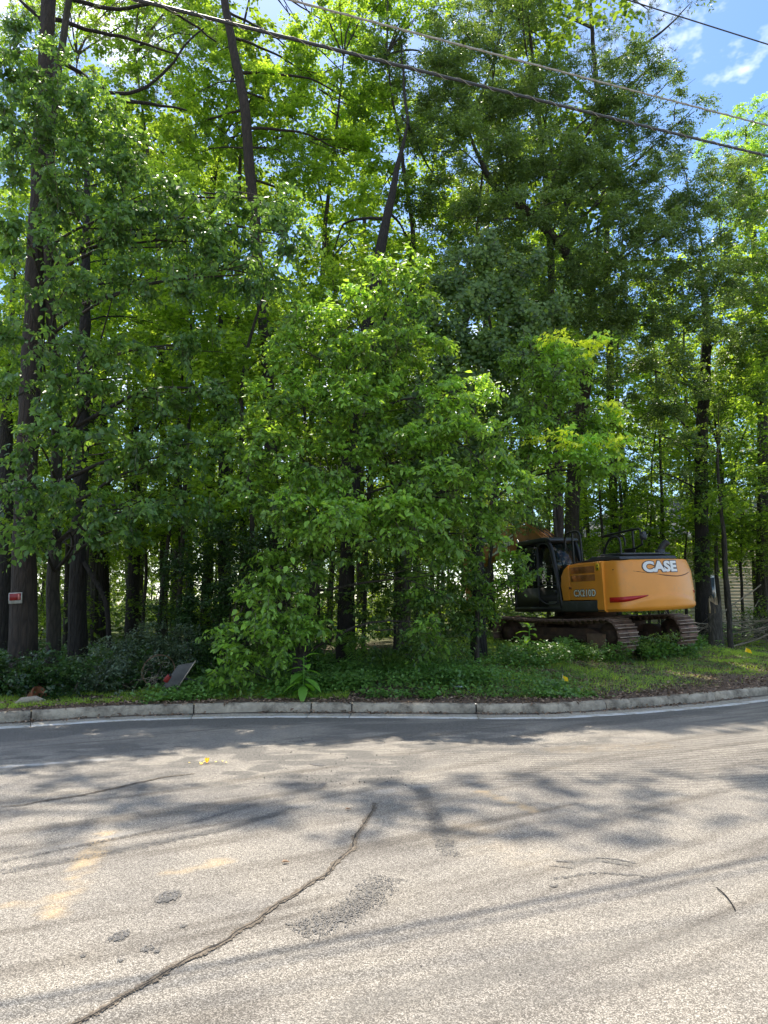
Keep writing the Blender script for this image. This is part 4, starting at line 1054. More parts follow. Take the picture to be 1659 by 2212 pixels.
# big oak leaning over the excavator
OL = []
for x_, y_, Y_, a_, b_, dn_ in [(900, 160, 19, 110, 90, 1), (1000, 120, 20, 90, 80, .8), (1080, 230, 19, 110, 80, 1), (960, 300, 18, 110, 70, 1), (1180, 180, 20, 100, 70, .8), (1100, 60, 21, 110, 60, .7), (1060, 360, 18, 110, 60, 1), (1180, 340, 18, 100, 70, 1),
                                 (1290, 270, 20, 90, 60, .8), (1350, 190, 20, 80, 55, .8), (1440, 180, 20, 60, 45, .6), (1500, 240, 19.5, 50, 40, .6), (1420, 290, 19.5, 80, 50, .9), (1300, 390, 18, 110, 55, 1), (1440, 400, 18, 100, 55, 1), (1150, 450, 17.5, 110, 50, 1),
                                 (1030, 480, 17.8, 90, 60, 1), (1290, 480, 17.5, 110, 50, 1), (1400, 500, 17.5, 100, 50, 1), (1500, 490, 18.5, 70, 60, 1), (900, 420, 18.5, 80, 70, .9), (1230, 570, 17.8, 110, 50, 1), (1360, 600, 18, 100, 50, 1), (1500, 600, 19, 80, 50, .9), (1120, 560, 18, 80, 50, 1),
                                 (1300, 680, 18.5, 90, 50, .9), (1440, 690, 19, 100, 45, 1), (1210, 660, 18.5, 80, 50, .9), (980, 210, 18.5, 80, 60, .9), (1340, 100, 21, 70, 50, .5), (820, 120, 20, 80, 70, .8), (1560, 400, 20, 60, 60, .9), (1570, 560, 20, 60, 60, .9)]:
    OL.append(lobe(x_, y_, Y_, a_, b_, dn=dn_))
for x_, y_, z_, a_ in ((3.6, 13.4, 17.2, 1.4), (6.0, 14.4, 17.8, 1.3), (.8, 14.2, 16.8, 1.1), (8.4, 15.5, 17.5, 1.3), (2.2, 15.2, 18.5, 1.2), (5.2, 16.6, 19.6, 1.3)):
    OL.append((x_, y_, z_, a_, 1.0, .6, .6, 0))  # extra crown out of view, added so its shadow reaches the road
tree('oak_tree', 'large oak whose dark small-leaved crown fills the upper right above the excavator', 'tree', (1238, 1290, 24.5),
     [(1237, 1150, 24.5), (1237, 1040, 24.2), (1262, 850, 23), (1285, 640, 21.5), (1240, 570, 20.8), (1170, 480, 20), (1060, 400, 19.5), (1010, 280, 19.5)], [.27, .25, .24, .21, .17, .15, .13, .09, .04], M['bark_grey'], OL, 'oak', M['leaf_oak'], 1.0, n=14, limbs=20)
# second dark oak, standing right of the excavator
RL = []
for x_, y_, Y_, a_, b_, dn_ in [(1440, 780, 21, 90, 60, .9), (1540, 730, 21, 90, 60, 1), (1620, 760, 22, 70, 60, .9), (1400, 870, 21.5, 60, 45, .7), (1480, 860, 21, 80, 50, .9), (1580, 850, 22, 80, 50, .8), (1420, 940, 22, 50, 45, .5), (1520, 950, 21, 60, 40, .6), (1640, 670, 21, 60, 60, .9), (1350, 780, 22, 50, 50, .6), (1470, 1030, 22, 50, 35, .4), (1390, 1010, 23, 40, 40, .4)]:
    RL.append(lobe(x_, y_, Y_, a_, b_, dn=dn_, tn=-.05))
tree('ivy_clad_oak_tree', 'straight dark ivy-clad trunk rising just right of the excavator counterweight', 'tree', (1520, 1320, 24),
     [(1517, 1200, 24), (1514, 1000, 23.8), (1522, 850, 23.5), (1530, 700, 23), (1510, 560, 22.5)], [.22, .21, .20, .18, .14, .06], M['bark_dark'], RL, 'oak', M['leaf_oak'], .85)
iv = [lobe(1522, y_, 23.6, 20, 26, .24, dn=.8) for y_ in range(960, 1270, 36)]
# light trees at the right edge
GL = [lobe(x_, y_, Y_, a_, b_, dn=d_, tn=.12) for x_, y_, Y_, a_, b_, d_ in [(1600, 270, 24, 60, 40, .8), (1650, 230, 24, 40, 30, .7), (1620, 350, 23, 70, 45, .9), (1600, 450, 23, 70, 45, .9), (1650, 540, 22, 60, 60, .9), (1640, 440, 23, 60, 50, .9), (1540, 320, 25, 40, 40, .7), (1690, 330, 23, 80, 100, .8), (1700, 520, 23, 80, 120, .8), (1620, 640, 23, 70, 50, .8), (1700, 750, 23, 80, 100, .8)]]
tree('pale_broadleaf_tree', 'light green tree against blue sky at the upper right edge', 'tree', (1640, 1300, 27),
     [(1650, 1000, 26), (1640, 700, 25), (1620, 400, 24.5), (1610, 280, 24)], [.2, .18, .15, .1, .03], M['bark_grey'], GL, 'broad', M['leaf_front'], .8)
# vine curtain
VL = [lobe(x_ + q_, y_ + w_, Y_, a_ * .62, b_ * .62, .35, dn=.8) for q_, w_ in ((-30, 20), (40, -30), (10, 50)) for x_, y_, Y_, a_, b_ in [(1000, 560, 15.6, 90, 70), (1090, 600, 15.8, 80, 80), (980, 660, 15.3, 80, 80), (1080, 720, 15.5, 90, 80), (1000, 780, 15.3, 80, 70), (930, 850, 15.3, 60, 90), (910, 940, 15.2, 60, 80), (940, 1020, 15.2, 60, 60), (1160, 680, 16.2, 60, 80), (1140, 830, 15.6, 50, 60), (1050, 900, 15.6, 60, 60), (850, 700, 16, 60, 60)]]
VL0 = [lobe(x_, y_, Y_, a_, b_, .35, dn=d_) for x_, y_, Y_, a_, b_, d_ in [(1000, 560, 15.6, 90, 70, 1), (1090, 600, 15.8, 80, 80, 1), (980, 660, 15.3, 80, 80, 1), (1080, 720, 15.5, 90, 80, 1), (1000, 760, 15.3, 80, 70, 1), (930, 830, 15.3, 60, 90, 1), (910, 930, 15.2, 60, 80, .9), (940, 1010, 15.2, 60, 60, .8), (1160, 640, 16.2, 60, 80, .8), (1130, 800, 15.6, 50, 60, .8), (870, 860, 15.6, 60, 60, .8), (1050, 880, 15.6, 60, 60, .8)]]
tree('vine_draped_tree', 'tree smothered by a dark curtain of round-leaved vine behind the middle crown', 'tree', (868, 1350, 15.6),
     [(880, 1200, 15.7), (912, 1000, 15.8), (960, 800, 16), (1040, 620, 16.2), (1070, 520, 16.3)], [.12, .11, .10, .09, .07, .04], M['bark_pale'], VL, 'vine', M['leaf_vine'], 1.0, vine=True, limbs=6)
# trunks
CL = [lobe(x_, y_, Y_, a_, b_, dn=d_, tn=.2) for x_, y_, Y_, a_, b_, d_ in [(470, 110, 19, 60, 60, .8), (540, 180, 19, 70, 60, .9), (430, 200, 19, 60, 40, .8), (500, 280, 19, 70, 50, .9), (650, 140, 21, 70, 80, .9), (640, 260, 20, 70, 60, .9), (720, 60, 22, 70, 60, .8), (720, 200, 21, 60, 60, .8), (760, 340, 20, 80, 60, .9), (680, 380, 20, 70, 50, .9), (430, 330, 19, 60, 40, .6), (660, 470, 21, 70, 50, .7), (790, 240, 21, 60, 60, .8), (640, 50, 22, 30, 30, .5), (390, 300, 20, 50, 50, .6)]]
tree('tulip_tree', 'tall crooked trunk leaning up to the top left of centre with lime green crown', 'tree', (605, 1390, 17.5),
     [(590, 1100, 17.6), (578, 800, 17.8), (573, 730, 17.8), (562, 620, 17.9), (548, 450, 18), (538, 340, 18), (526, 200, 18.1), (505, 110, 18.2), (485, 0, 18.3), (470, -120, 18.5)], [.17, .165, .16, .155, .15, .145, .14, .135, .12, .11, .08], M['bark_red'], CL, 'lime', M['leaf_lime'], .85, n=14)
ML = [lobe(x_, y_, Y_, a_, b_, dn=d_, tn=.12) for x_, y_, Y_, a_, b_, d_ in [(820, 420, 20, 60, 50, .7), (900, 560, 20, 60, 50, .7), (720, 560, 20, 50, 50, .6), (960, 420, 21, 60, 60, .7), (870, 250, 21, 60, 50, .8), (800, 60, 22, 70, 60, .8)]]
tree('leaning_dark_tree', 'thick trunk left of centre that leans right as it rises behind the crown', 'tree', (746, 1375, 15.5),
     [(748, 1250, 15.5), (765, 1000, 15.8), (790, 740, 16.2), (828, 510, 16.6), (850, 400, 16.9), (880, 270, 17.2)], [.165, .16, .15, .145, .13, .09, .03], M['bark_dark'], ML, 'lime', M['leaf_lime'], .8, n=14)
PT = tree('pine_tree', 'thick reddish pine trunk at the far left carrying the red notice', 'tree', (46, 1440, 13.2),
     [(50, 1300, 13.2), (58, 1000, 13.3), (72, 700, 13.5), (80, 500, 13.7), (95, 200, 14), (105, 0, 14.2), (112, -200, 14.4)], [.20, .195, .19, .18, .175, .16, .15, .12], M['bark_red'], n=18)
needles('pine_needles', [lobe(x_, y_, Y_, a_, b_)[:6] for x_, y_, Y_, a_, b_ in [(150, 40, 15, 110, 70), (290, 60, 15.5, 100, 60), (380, 120, 15.5, 80, 50), (240, 160, 15.5, 90, 50), (440, 60, 16, 60, 40), (330, 200, 15.5, 60, 30), (60, 60, 15, 80, 60), (360, 20, 15.5, 90, 30)]], PT, .9)
for P_ in ([(105, 40, 14.2), (200, 60, 14.8), (300, 90, 15.2), (390, 120, 15.5)], [(100, 120, 14.1), (180, 150, 14.6), (240, 215, 15), (330, 190, 15.3), (400, 100, 15.5), (440, 60, 15.6)], [(110, -20, 14.3), (230, 20, 15), (330, 0, 15.3), (470, 90, 16)],
           [(240, 215, 15), (330, 225, 15.2), (400, 240, 15.4)], [(105, 60, 14.2), (60, 10, 14), (20, -20, 14)], [(95, 220, 14), (150, 300, 14.4), (160, 340, 14.5)]):
    stem('branch', [at(*p) for p in P_], [.055, .04, .02], M['bark_dark'], PT, 7, .08, .25, .04)
PR = tree('pine_tree', 'feathery pine standing far back at the top right against the sky', 'tree', (1330, 1290, 27),
     [(1320, 900, 26.5), (1310, 500, 26), (1290, 200, 25.5), (1270, -60, 25)], [.15, .14, .12, .10, .06], M['bark_dark'], n=12)
needles('pine_needles', [lobe(x_, y_, Y_, a_, b_)[:6] for x_, y_, Y_, a_, b_ in [(1180, 50, 25, 90, 60), (1270, 80, 25, 90, 60), (1370, 60, 25, 80, 45), (1440, 30, 25, 60, 30), (1330, 150, 25, 90, 40), (1240, 190, 25, 70, 50), (1430, 130, 25, 50, 35), (1480, 10, 25, 35, 25), (1200, -20, 25, 120, 50), (1340, 0, 25, 100, 40)]], PR, .55, .26, 16)
for P_ in ([(1285, 150, 25.4), (1360, 120, 25), (1440, 60, 25), (1490, 10, 25)], [(1290, 260, 25.5), (1350, 200, 25), (1430, 120, 25)], [(1280, 60, 25.3), (1200, 20, 25), (1140, 40, 25)], [(1290, 220, 25.5), (1230, 160, 25), (1170, 90, 25)], [(1275, 0, 25.2), (1340, -20, 25), (1400, 20, 25)]):
    stem('branch', [at(*p) for p in P_], [.07, .05, .015], M['bark_dark'], PR, 6, .05, .4, .05)
T3 = tree('furrowed_pine_tree', 'dark straight furrowed trunk third from the left edge', 'tree', (167, 1405, 15.0),
     [(168, 1250, 15), (176, 1060, 15.1), (182, 700, 15.5), (188, 400, 16), (180, 200, 16.2)], [.155, .145, .13, .10, .07, .02], M['bark_dark'], n=16,
     lobes=[lobe(x_, y_, 16.5, a_, b_, dn=.8, tn=.1) for x_, y_, a_, b_ in [(250, 560, 70, 50), (330, 700, 70, 50), (300, 480, 70, 50), (380, 620, 60, 40), (180, 660, 60, 60), (370, 380, 60, 50), (300, 820, 60, 50)]], style='lime', lm=M['leaf_lime'], dens=.8)
stem('branch', [at(182, 1215, 14.9), at(205, 1262, 14.8), at(226, 1278, 14.7), at(233, 1300, 14.7), at(236, 1360, 14.7), at(234, 1400, 14.7)], [.055, .05, .045, .05, .055, .06], M['bark_dark'], T3, 9, .08, .2, .01)

for bx, by, Y_, tx, ty, r_, lab in [(283, 1385, 19, 292, 880, .15, 'grey trunk fourth from the left, set deeper among the leaves'),
                                    (220, 1370, 21, 224, 900, .16, 'dull trunk right behind the bent dark branch on the left'),
                                    (485, 1385, 18, 474, 720, .14, 'dark trunk half hidden left of the drooping middle tree'),
                                    (1034, 1365, 17, 1022, 950, .15, 'dark trunk beside the excavator arm'),
                                    (410, 1330, 24, 402, 1050, .13, 'thin trunk deep in the left wood beside its twin'),
                                    (378, 1330, 25, 380, 1050, .12, 'slim trunk deep in the left wood just left of its twin'),
                                    (1572, 1300, 22, 1548, 1000, .06, 'slender sapling trunk right of the ivy-clad trunk'),
                                    (8, 1420, 16, 14, 900, .2, 'dark trunk cut by the left edge of the view')]:
    tree('slim_tree', lab, 'tree', (bx, by, Y_), [((bx + tx) / 2 + 4, (by + ty) / 2, Y_), (tx, ty, Y_ + .3), (tx + 4, ty - 130, Y_ + .6)], [r_, r_ * .92, r_ * .7, r_ * .15], M['bark_dark'] if r_ > .13 else M['bark_grey'],
         [lobe(tx + rng.uniform(-60, 60), ty - 60 + rng.uniform(-120, 60), Y_ + 1, 60, 45, dn=.7, tn=.1) for _ in range(3)], 'lime', M['leaf_lime'], .7)

# ================================================================== THE WOOD BEHIND
def dup(root, loc, rz=0, sc=1.0, label=None):
    r = root.copy(); COL.objects.link(r); r.location = Vector(loc); r.rotation_euler = (0, 0, rz); r.scale = (sc, sc, sc)
    if label: r['label'] = label
    for ch in list(root.children):
        c = ch.copy(); COL.objects.link(c); c.parent = r
    return r
def proto_tree(seed_h, style, lm, bark, nl, z0, z1, rad, r0, dens, scale, name, label, cat, group):
    t = empty(name, (0, 0, 0), label, cat, group)
    h = seed_h
    pts = [(0, 0, -.2), (rng.normal() * .15, rng.normal() * .15, h * .33), (rng.normal() * .3, rng.normal() * .3, h * .66), (rng.normal() * .6, rng.normal() * .6, h)]
    _, C_ = stem('trunk', pts, [r0 * 1.2, r0, r0 * .75, r0 * .2], bark, t, 9, .06, .6, .03)
    lobes_ = []
    for i in range(nl):
        a = rng.uniform(0, 2 * pi); q = rng.uniform(0, 1); z = z0 + (z1 - z0) * q
        rr = rad * (1 - .45 * q) * rng.uniform(.2, 1)
        w = rng.uniform(.5, 1) * rad * .42
        lobes_.append((rr * cos(a), rr * sin(a), z, w, w, w * rng.uniform(.35, .6), rng.uniform(.6, 1.1), rng.normal(0, .12)))
    for lb in lobes_[:7]:
        c = np.array(lb[:3]); k = int(np.argmin(np.abs(C_[:, 2] - (c[2] - .25 * np.hypot(c[0], c[1])))))
        stem('limb', [C_[k], (C_[k] + c) / 2 + np.array([0, 0, .1]), c], [r0 * .32, r0 * .2, r0 * .05], bark, t, 5, 0, .6, .04)
    crown('crown', lobes_, style, lm, t, dens * .62, scale)
    return t
G1, G2 = 'tall trees deep in the wood', 'leafy saplings of the understorey'
BT = [proto_tree(h, 'lime', M['leaf_back'], b, nl, z0, h + 1, rd, r0 * .65, 1.0, sc_, 'forest_tree', 'tall straight tree deep in the wood with sunlit lime leaves', 'tree', G1)
      for h, b, nl, z0, rd, r0, sc_ in [(20, M['bark_grey'], 26, 7, 3.6, .17, 1.9), (23, M['bark_dark'], 28, 8, 4.0, .2, 2.0), (17, M['bark_grey'], 24, 5, 3.2, .13, 1.8), (21, M['bark_red'], 20, 11, 3.2, .2, 2.0)]]
US = [proto_tree(h, 'layer', M['leaf_back'], M['bark_grey'], nl, z0, h, rd, r0, .8, sc_, 'understorey_sapling', 'thin leafy sapling with flat layered leaves in the shade of the wood', 'sapling', G2)
      for h, nl, z0, rd, r0, sc_ in [(5.0, 17, .9, 1.7, .035, 1.1), (6.5, 20, 1.2, 2.0, .045, 1.15), (3.6, 14, .5, 1.5, .025, 1.0), (8.0, 22, 2.5, 2.2, .055, 1.2)]]
G3 = 'bushy young trees of the wood edge'
YT = [proto_tree(h, 'lime', M['leaf_lime'], M['bark_grey'], nl, z0, h, rd, .05, .95, 1.0, 'young_woodland_tree', 'bushy young tree with bright leaves just inside the wood', 'tree', G3) for h, nl, z0, rd in [(11, 34, 3.0, 2.0), (8.5, 26, 2.2, 1.9)]]
r4 = np.random.default_rng(21); yt = []
for Y_, x0, x1, st in ((16.3, -9, .8, 2.0), (18.4, -10.5, 1.2, 1.9), (22.2, 13.0, 16, 1.8), (26, 6, 17, 2.0), (29.5, 9, 19, 1.9)):
    for x in np.arange(x0, x1, st): yt.append((x + r4.uniform(-.6, .6), Y_ + r4.uniform(-.6, .6)))
for i, (x, y) in enumerate(yt):
    sc_ = r4.uniform(.85, 1.2) * (1.25 if y > 21 else 1.0); z = float(gz(x, y)) - (.9 if y > 24 and i % 2 else 0)
    if i < 2: o = YT[i]; o.location = (x, y, z)
    else: dup(YT[i % 2], (x, y, z), r4.uniform(0, 6.28), sc_)
k = 0
spots = []
r2 = np.random.default_rng(5)
for Y_ in (23, 27, 31, 36, 41, 47):
    w = Y_ * .60
    n_ = int(2 * w / (3.9 + Y_ * .035))
    for i in range(n_):
        x = -w + (i + r2.uniform(.15, .85)) * 2 * w / n_
        if Y_ < 28 and x > 5.5: continue
        if Y_ < 40 and x > 10: continue
        spots.append((x, Y_ + r2.uniform(-2, 2)))
for i, (x, y) in enumerate(spots):
    z = float(gz(x, y)); a = r2.uniform(0, 2 * pi); sc_ = r2.uniform(.85, 1.15); j = int(r2.integers(4))
    if i < 4: o = BT[i]; o.location = (x, y, z); o.rotation_euler = (0, 0, a)
    else: dup(BT[j], (x, y, z), a, sc_)
us = []
for Y_ in (17.5, 20, 23, 26, 30, 35, 41, 46, 50):
    w = Y_ * .58
    n_ = int(2 * w / ((1.9 + Y_ * .05) if Y_ < 42 else 2.4))
    for i in range(n_):
        x = -w + (i + r2.uniform(.1, .9)) * 2 * w / n_; y = Y_ + r2.uniform(-1, 1)
        if 1.5 < x < 10.2 and y < 23.5: continue
        if x > 9 and y < 21.5: continue
        if y > 34.5 and x > 9: continue
        us.append((x, y))
for i, (x, y) in enumerate(us):
    z = float(gz(x, y)); a = r2.uniform(0, 2 * pi); sc_ = r2.uniform(.75, 1.2) * (1.7 if y > 43 else 1); j = int(r2.integers(4))
    if y < 21 and j == 3: j = 0
    if i < 4: o = US[i]; o.location = (x, y, z)
    else: dup(US[j], (x, y, z), a, sc_)
def far_wood():
    n = 26000
    X = rng.uniform(-52, 52, n); Y = 54 + rng.uniform(0, 16, n) - .004 * X ** 2
    top = 20 + 7 * (fbm(X * .12, X * 0 + 3, 8, 3) - .4) * 2
    Zv = rng.uniform(0, 1, n) ** 1.35 * top
    keep = fbm(X * .35, Zv * .45, 33, 3) > .36 - .22 * np.exp(-Zv / 8) + .05 * (Zv / 20)
    O = np.stack([X, Y, Zv + .3], 1)[keep]; m_ = len(O)
    A = rng.normal(size=(m_, 3)) * np.array([1, 1, .4])
    V, F, k_, nl = sprays(O, A, rng.uniform(.8, 1.6, m_), 7, .42, .65, DIAM, .1, 1.4, hang=.1, jit=.4)
    tint = np.repeat(np.clip(.45 + .5 * (np.repeat(fbm(O[:, 0] * .3, O[:, 2] * .4, 44, 3), 7) - .45) * 2 + rng.normal(0, .12, nl), 0, 1), k_)
    tag(mk('distant_woodland', V, [F], M['leaf_back'], None, tint), 'sunlit mass of far woodland closing the view behind the trees', 'woodland', kind='stuff')
far_wood()

# second rank of trees: their crowns close the canopy behind the front row
r3 = np.random.default_rng(8)
MIDL = ['lime green tree behind the far left pine', 'leafy tree filling the gap between the left trunks', 'bright tree behind the crooked tulip tree', 'sunlit tree right of the crooked tulip tree', 'light green tree behind the leaning dark trunk',
        'tree filling the canopy above the middle vine', 'tree behind the big oak limb', 'tree high behind the excavator cab', 'dark leafy tree above the excavator tail', 'tree between the oak and the right edge']
for i, lab in enumerate(MIDL):
    cx = 20 + i * 168; lb = []
    dark_ = i in (6, 7, 8, 9)
    for yy in range(-25, 1180 if i < 7 else 800, 78):
        for xx in (-62, 22, 80):
            x_, y_ = cx + xx + r3.normal() * 20, yy + r3.normal() * 22
            if (x_ > 1450 - .1 * y_ and y_ < 330) or (470 < x_ < 650 and y_ < 90) or (x_ > 1180 and y_ < 120) or r3.random() < .16: continue
            if x_ > 1330 and 760 < y_ < 1000 and r3.random() < .5: continue
            Y_ = 19.5 + r3.uniform(-1.2, 2.5)
            lb.append(lobe(x_, y_, Y_, r3.uniform(45, 75), r3.uniform(32, 52), dn=r3.uniform(.55, 1.0), tn=r3.normal() * .12))
    Yb = 20 + r3.uniform(-.5, 1) if i < 8 else 28
    tree('forest_edge_tree', lab, 'tree', ({9: 1512, 8: 1380}.get(i, cx + r3.normal() * 20), 1370, Yb), [(cx + r3.normal() * 20, 900, Yb), (cx + r3.normal() * 25, 500, Yb), (cx + r3.normal() * 30, 120 if i < 8 else 330, Yb)], [.045, .042, .035, .015] if dark_ else [.09, .08, .06, .02], M['bark_grey'],
         lb, 'oak' if dark_ else ('lime' if i % 3 else 'broad'), M['leaf_oak'] if dark_ else M['leaf_lime'], .78, limbs=8 if i < 8 else 1)
for x_, y_, Y_, lab, L_ in [(1600, 1150, 27, 'leafy screen tree hiding the right end of the house', [(1560, 1080), (1640, 1060), (1600, 1140), (1650, 1180), (1570, 1200), (1620, 1240), (1540, 1130)]),
                        (1400, 1150, 28, 'leafy sapling before the left corner of the house', [(1360, 1060), (1420, 1110), (1380, 1150), (1440, 1040), (1340, 1120), (1300, 1080)]),
                        (1480, 1200, 27, 'leafy sapling before the middle of the house wall', [(1470, 1190), (1500, 1060), (1455, 1250), (1510, 1220)])]:
    tree('understorey_sapling', lab, 'sapling', (x_, 1290, Y_), [(x_, 1180, Y_), (x_ + 10, y_ - 80, Y_)], [.05, .045, .02], M['bark_grey'], [lobe(a_, b_, Y_, 42, 24, dn=.62, tn=.1) for a_, b_ in L_], 'layer', M['leaf_back'], .8, scale=1.1)
# ------------------------------------------------------------------ house behind the trees
def build_house():
    Y0 = 36.0
    x0 = at(1330, 1200, Y0)[0]; z0 = 0.3
    h = empty('house', (x0, Y0, z0), 'beige clapboard house with grey roof half hidden behind the trees at right', 'house', rot=(0, 0, R(7)))
    sid = plain('beige siding', (.42, .36, .27), .7, var=.06, scale=1.5); roof = plain('grey shingles', (.12, .125, .135), .9, var=.3, scale=8, bump=.5, bscale=20)
    wht = plain('white trim', (.72, .71, .68), .6)
    W, H, Dp = 17.0, 5.2, 8.0
    Bag().box((0, .03, 0), (W, Dp, H)).build('wall', sid, h)
    for i in range(31):
        z = .1 + i * .165
        Bag().prism([(0.0, z), (.032, z), (.008, z + .17), (0, z + .17)], 0, W, 'x')  # profile placed below
        b = Bag(); V = np.array([[0, -.005, z], [0, .03, z], [0, .03, z + .168], [0, .018, z + .168], [W, -.005, z], [W, .03, z], [W, .03, z + .168], [W, .018, z + .168]])
        b.add(V, [[0, 1, 2, 3], [7, 6, 5, 4], [0, 4, 5, 1], [1, 5, 6, 2], [2, 6, 7, 3], [3, 7, 4, 0]]); b.build('siding_board', sid, h)
    b = Bag(); b.add([[-.6, -.7, H - .1], [W + .6, -.7, H - .1], [W + .6, Dp / 2, H + 2.6], [3.0, Dp / 2, H + 2.6], [-.6, Dp + .7, H - .1], [W + .6, Dp + .7, H - .1]], [[0, 1, 2, 3], [3, 2, 5, 4]], 0)
    b.F.setdefault(3, []).append(np.array([[0, 3, 4]])); b.build('roof', roof, h)
    Bag().box((-.6, -.74, H - .28), (W + .6, -.70, H - .08)).build('fascia', wht, h)
    for x in (4.2, 9.5, 13.5):
        f_ = Bag().box((x, -.05, 1.5), (x + 1.1, -.01, 3.1)).build('window', wht, h)
        for q in (0, 1):
            Bag().box((x + .08 + q * .49, -.062, 1.6), (x + .53 + q * .49, -.052, 3.0)).build('pane', plain('window glass', (.05, .07, .09), .1), f_)
build_house()

# ================================================================== UNDERGROWTH AND VERGE
def scatter(n, x0, x1, s0, s1, test=None):
    X = rng.uniform(x0, x1, n); S = rng.uniform(s0, s1, n)
    Y = ky(X) + S / kcos(X)
    if test is not None:
        k_ = test(X, Y, S); X, Y, S = X[k_], Y[k_], S[k_]
    return X, Y, S
def grass():
    def test(X, Y, S):
        g = sstep(.0, 1.6, X) * sstep(.35, 1.0, S) * (1 - .9 * sstep(5.4, 7.0, X) * sstep(1.9, 1.0, S)) * sstep(12, 8, S)
        bare = sstep(.62, .50, fbm(X * .8, Y * 1.5, 71, 4) + .13)
        return rng.random(len(X)) < g * (.25 + .75 * bare)
    X, Y, S = scatter(210000, .0, 17, .3, 10, test)
    X2, Y2, S2 = scatter(42000, -9, -.6, .45, 1.7, lambda X, Y, S: rng.random(len(X)) < sstep(.3, .6, S) * sstep(1.8, 1.1, S) * (vnoise(X * 1.5, Y * 1.5, 4) > .25))
    X = np.r_[X, X2]; Y = np.r_[Y, Y2]; n = len(X)
    P = np.stack([X, Y, gz(X, Y) - .005], 1)
    D = np.stack([rng.normal(size=n) * .55, rng.normal(size=n) * .55, np.ones(n)], 1)
    L_ = rng.uniform(.035, .10, n) * (.6 + .9 * vnoise(X * 2, Y * 2, 6))
    V, F, k_ = leaves(P, D, rng.normal(size=(n, 3)), L_, .13, BLADE, 0, .25)
    tint = np.repeat(np.clip(.55 * vnoise(X * .8, Y * .8, 12) + .3 + rng.normal(0, .18, n), 0, 1), k_)
    tag(mk('grass', V, [F], M['grass'], None, tint), 'short weedy green grass on the bank in front of the excavator', 'grass', kind='stuff')
grass()
def cover(name, n, box, hfun, style, m, label, cat, test, tn=0, Lr=(.04, .085), wr=.8):
    X, Y, S = scatter(n, *box, test=test)
    H = hfun(X, Y, S); n = len(X); u = rng.random(n) ** .6
    P = np.stack([X, Y, gz(X, Y) + H * u], 1)
    D = np.stack([rng.normal(size=n), rng.normal(size=n) - .4, rng.normal(size=n) * .4], 1)
    N = np.stack([rng.normal(size=n) * .45, rng.normal(size=n) * .45 - .35, np.ones(n)], 1)
    V, F, k_ = leaves(P, D, N, rng.uniform(Lr[0], Lr[1], n), wr, style)
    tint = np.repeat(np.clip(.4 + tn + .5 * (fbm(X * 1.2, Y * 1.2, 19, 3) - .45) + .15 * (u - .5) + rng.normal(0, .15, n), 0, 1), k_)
    o = mk(name, V, [F], m, None, tint); tag(o, label, cat, kind='stuff'); return o
hm = lambda X, Y, S: (.06 + .42 * fbm(X * 1.4, Y * 1.4, 23, 3) * sstep(.1, 1.2, S)) * sstep(4.2, 2.4, X)
cover('ground_ivy', 120000, (-4.2, 5.4, .16, 5.0), hm, OVAL if False else DIAM, M['ivy'], 'tangle of low ivy and weeds spilling towards the kerb at the middle', 'ground cover',
      lambda X, Y, S: (rng.random(len(X)) < sstep(5.2, 2.2, X + .5 * S) * sstep(-4.2, -3.2, X) * (.18 + .82 * sstep(.42, .5, fbm(X * 1.3, Y * 1.6, 29, 3)))) & (S > .22 + .5 * vnoise(X * 1.6, X * 0, 3) ** 1.5))
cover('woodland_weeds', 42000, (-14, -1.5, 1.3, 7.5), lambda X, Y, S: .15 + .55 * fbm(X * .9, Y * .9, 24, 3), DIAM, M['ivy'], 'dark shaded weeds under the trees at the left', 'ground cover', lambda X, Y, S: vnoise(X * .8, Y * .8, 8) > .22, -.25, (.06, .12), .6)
cover('verge_weeds', 24000, (4.5, 17, 5.0, 11), lambda X, Y, S: .10 + .35 * fbm(X * 1.2, Y * 1.2, 25, 3), DIAM, M['ivy'], 'broadleaf weeds behind and beside the excavator tracks', 'ground cover', lambda X, Y, S: vnoise(X, Y, 9) > .35, .1, (.05, .10))
cover('track_weeds', 16000, (2.2, 9.0, 3.3, 5.4), lambda X, Y, S: .08 + .60 * fbm(X * 1.8, Y * 1.8, 26, 3), DIAM, M['ivy'], 'weeds growing up against the near excavator track', 'ground cover', lambda X, Y, S: (vnoise(X * 1.3, Y * 1.3, 10) > .45), .05, (.05, .10))
cover('forest_undergrowth', 60000, (-32, 30, 9, 42), lambda X, Y, S: .2 + 1.7 * fbm(X * .35, Y * .35, 27, 3), DIAM, M['leaf_back'], 'low leafy undergrowth covering the forest floor far behind', 'undergrowth', lambda X, Y, S: (vnoise(X * .5, Y * .5, 11) > .2) & (np.abs(X) < .62 * Y) & ~((X > 8) & (Y > 33)), .0, (.12, .24), .7)
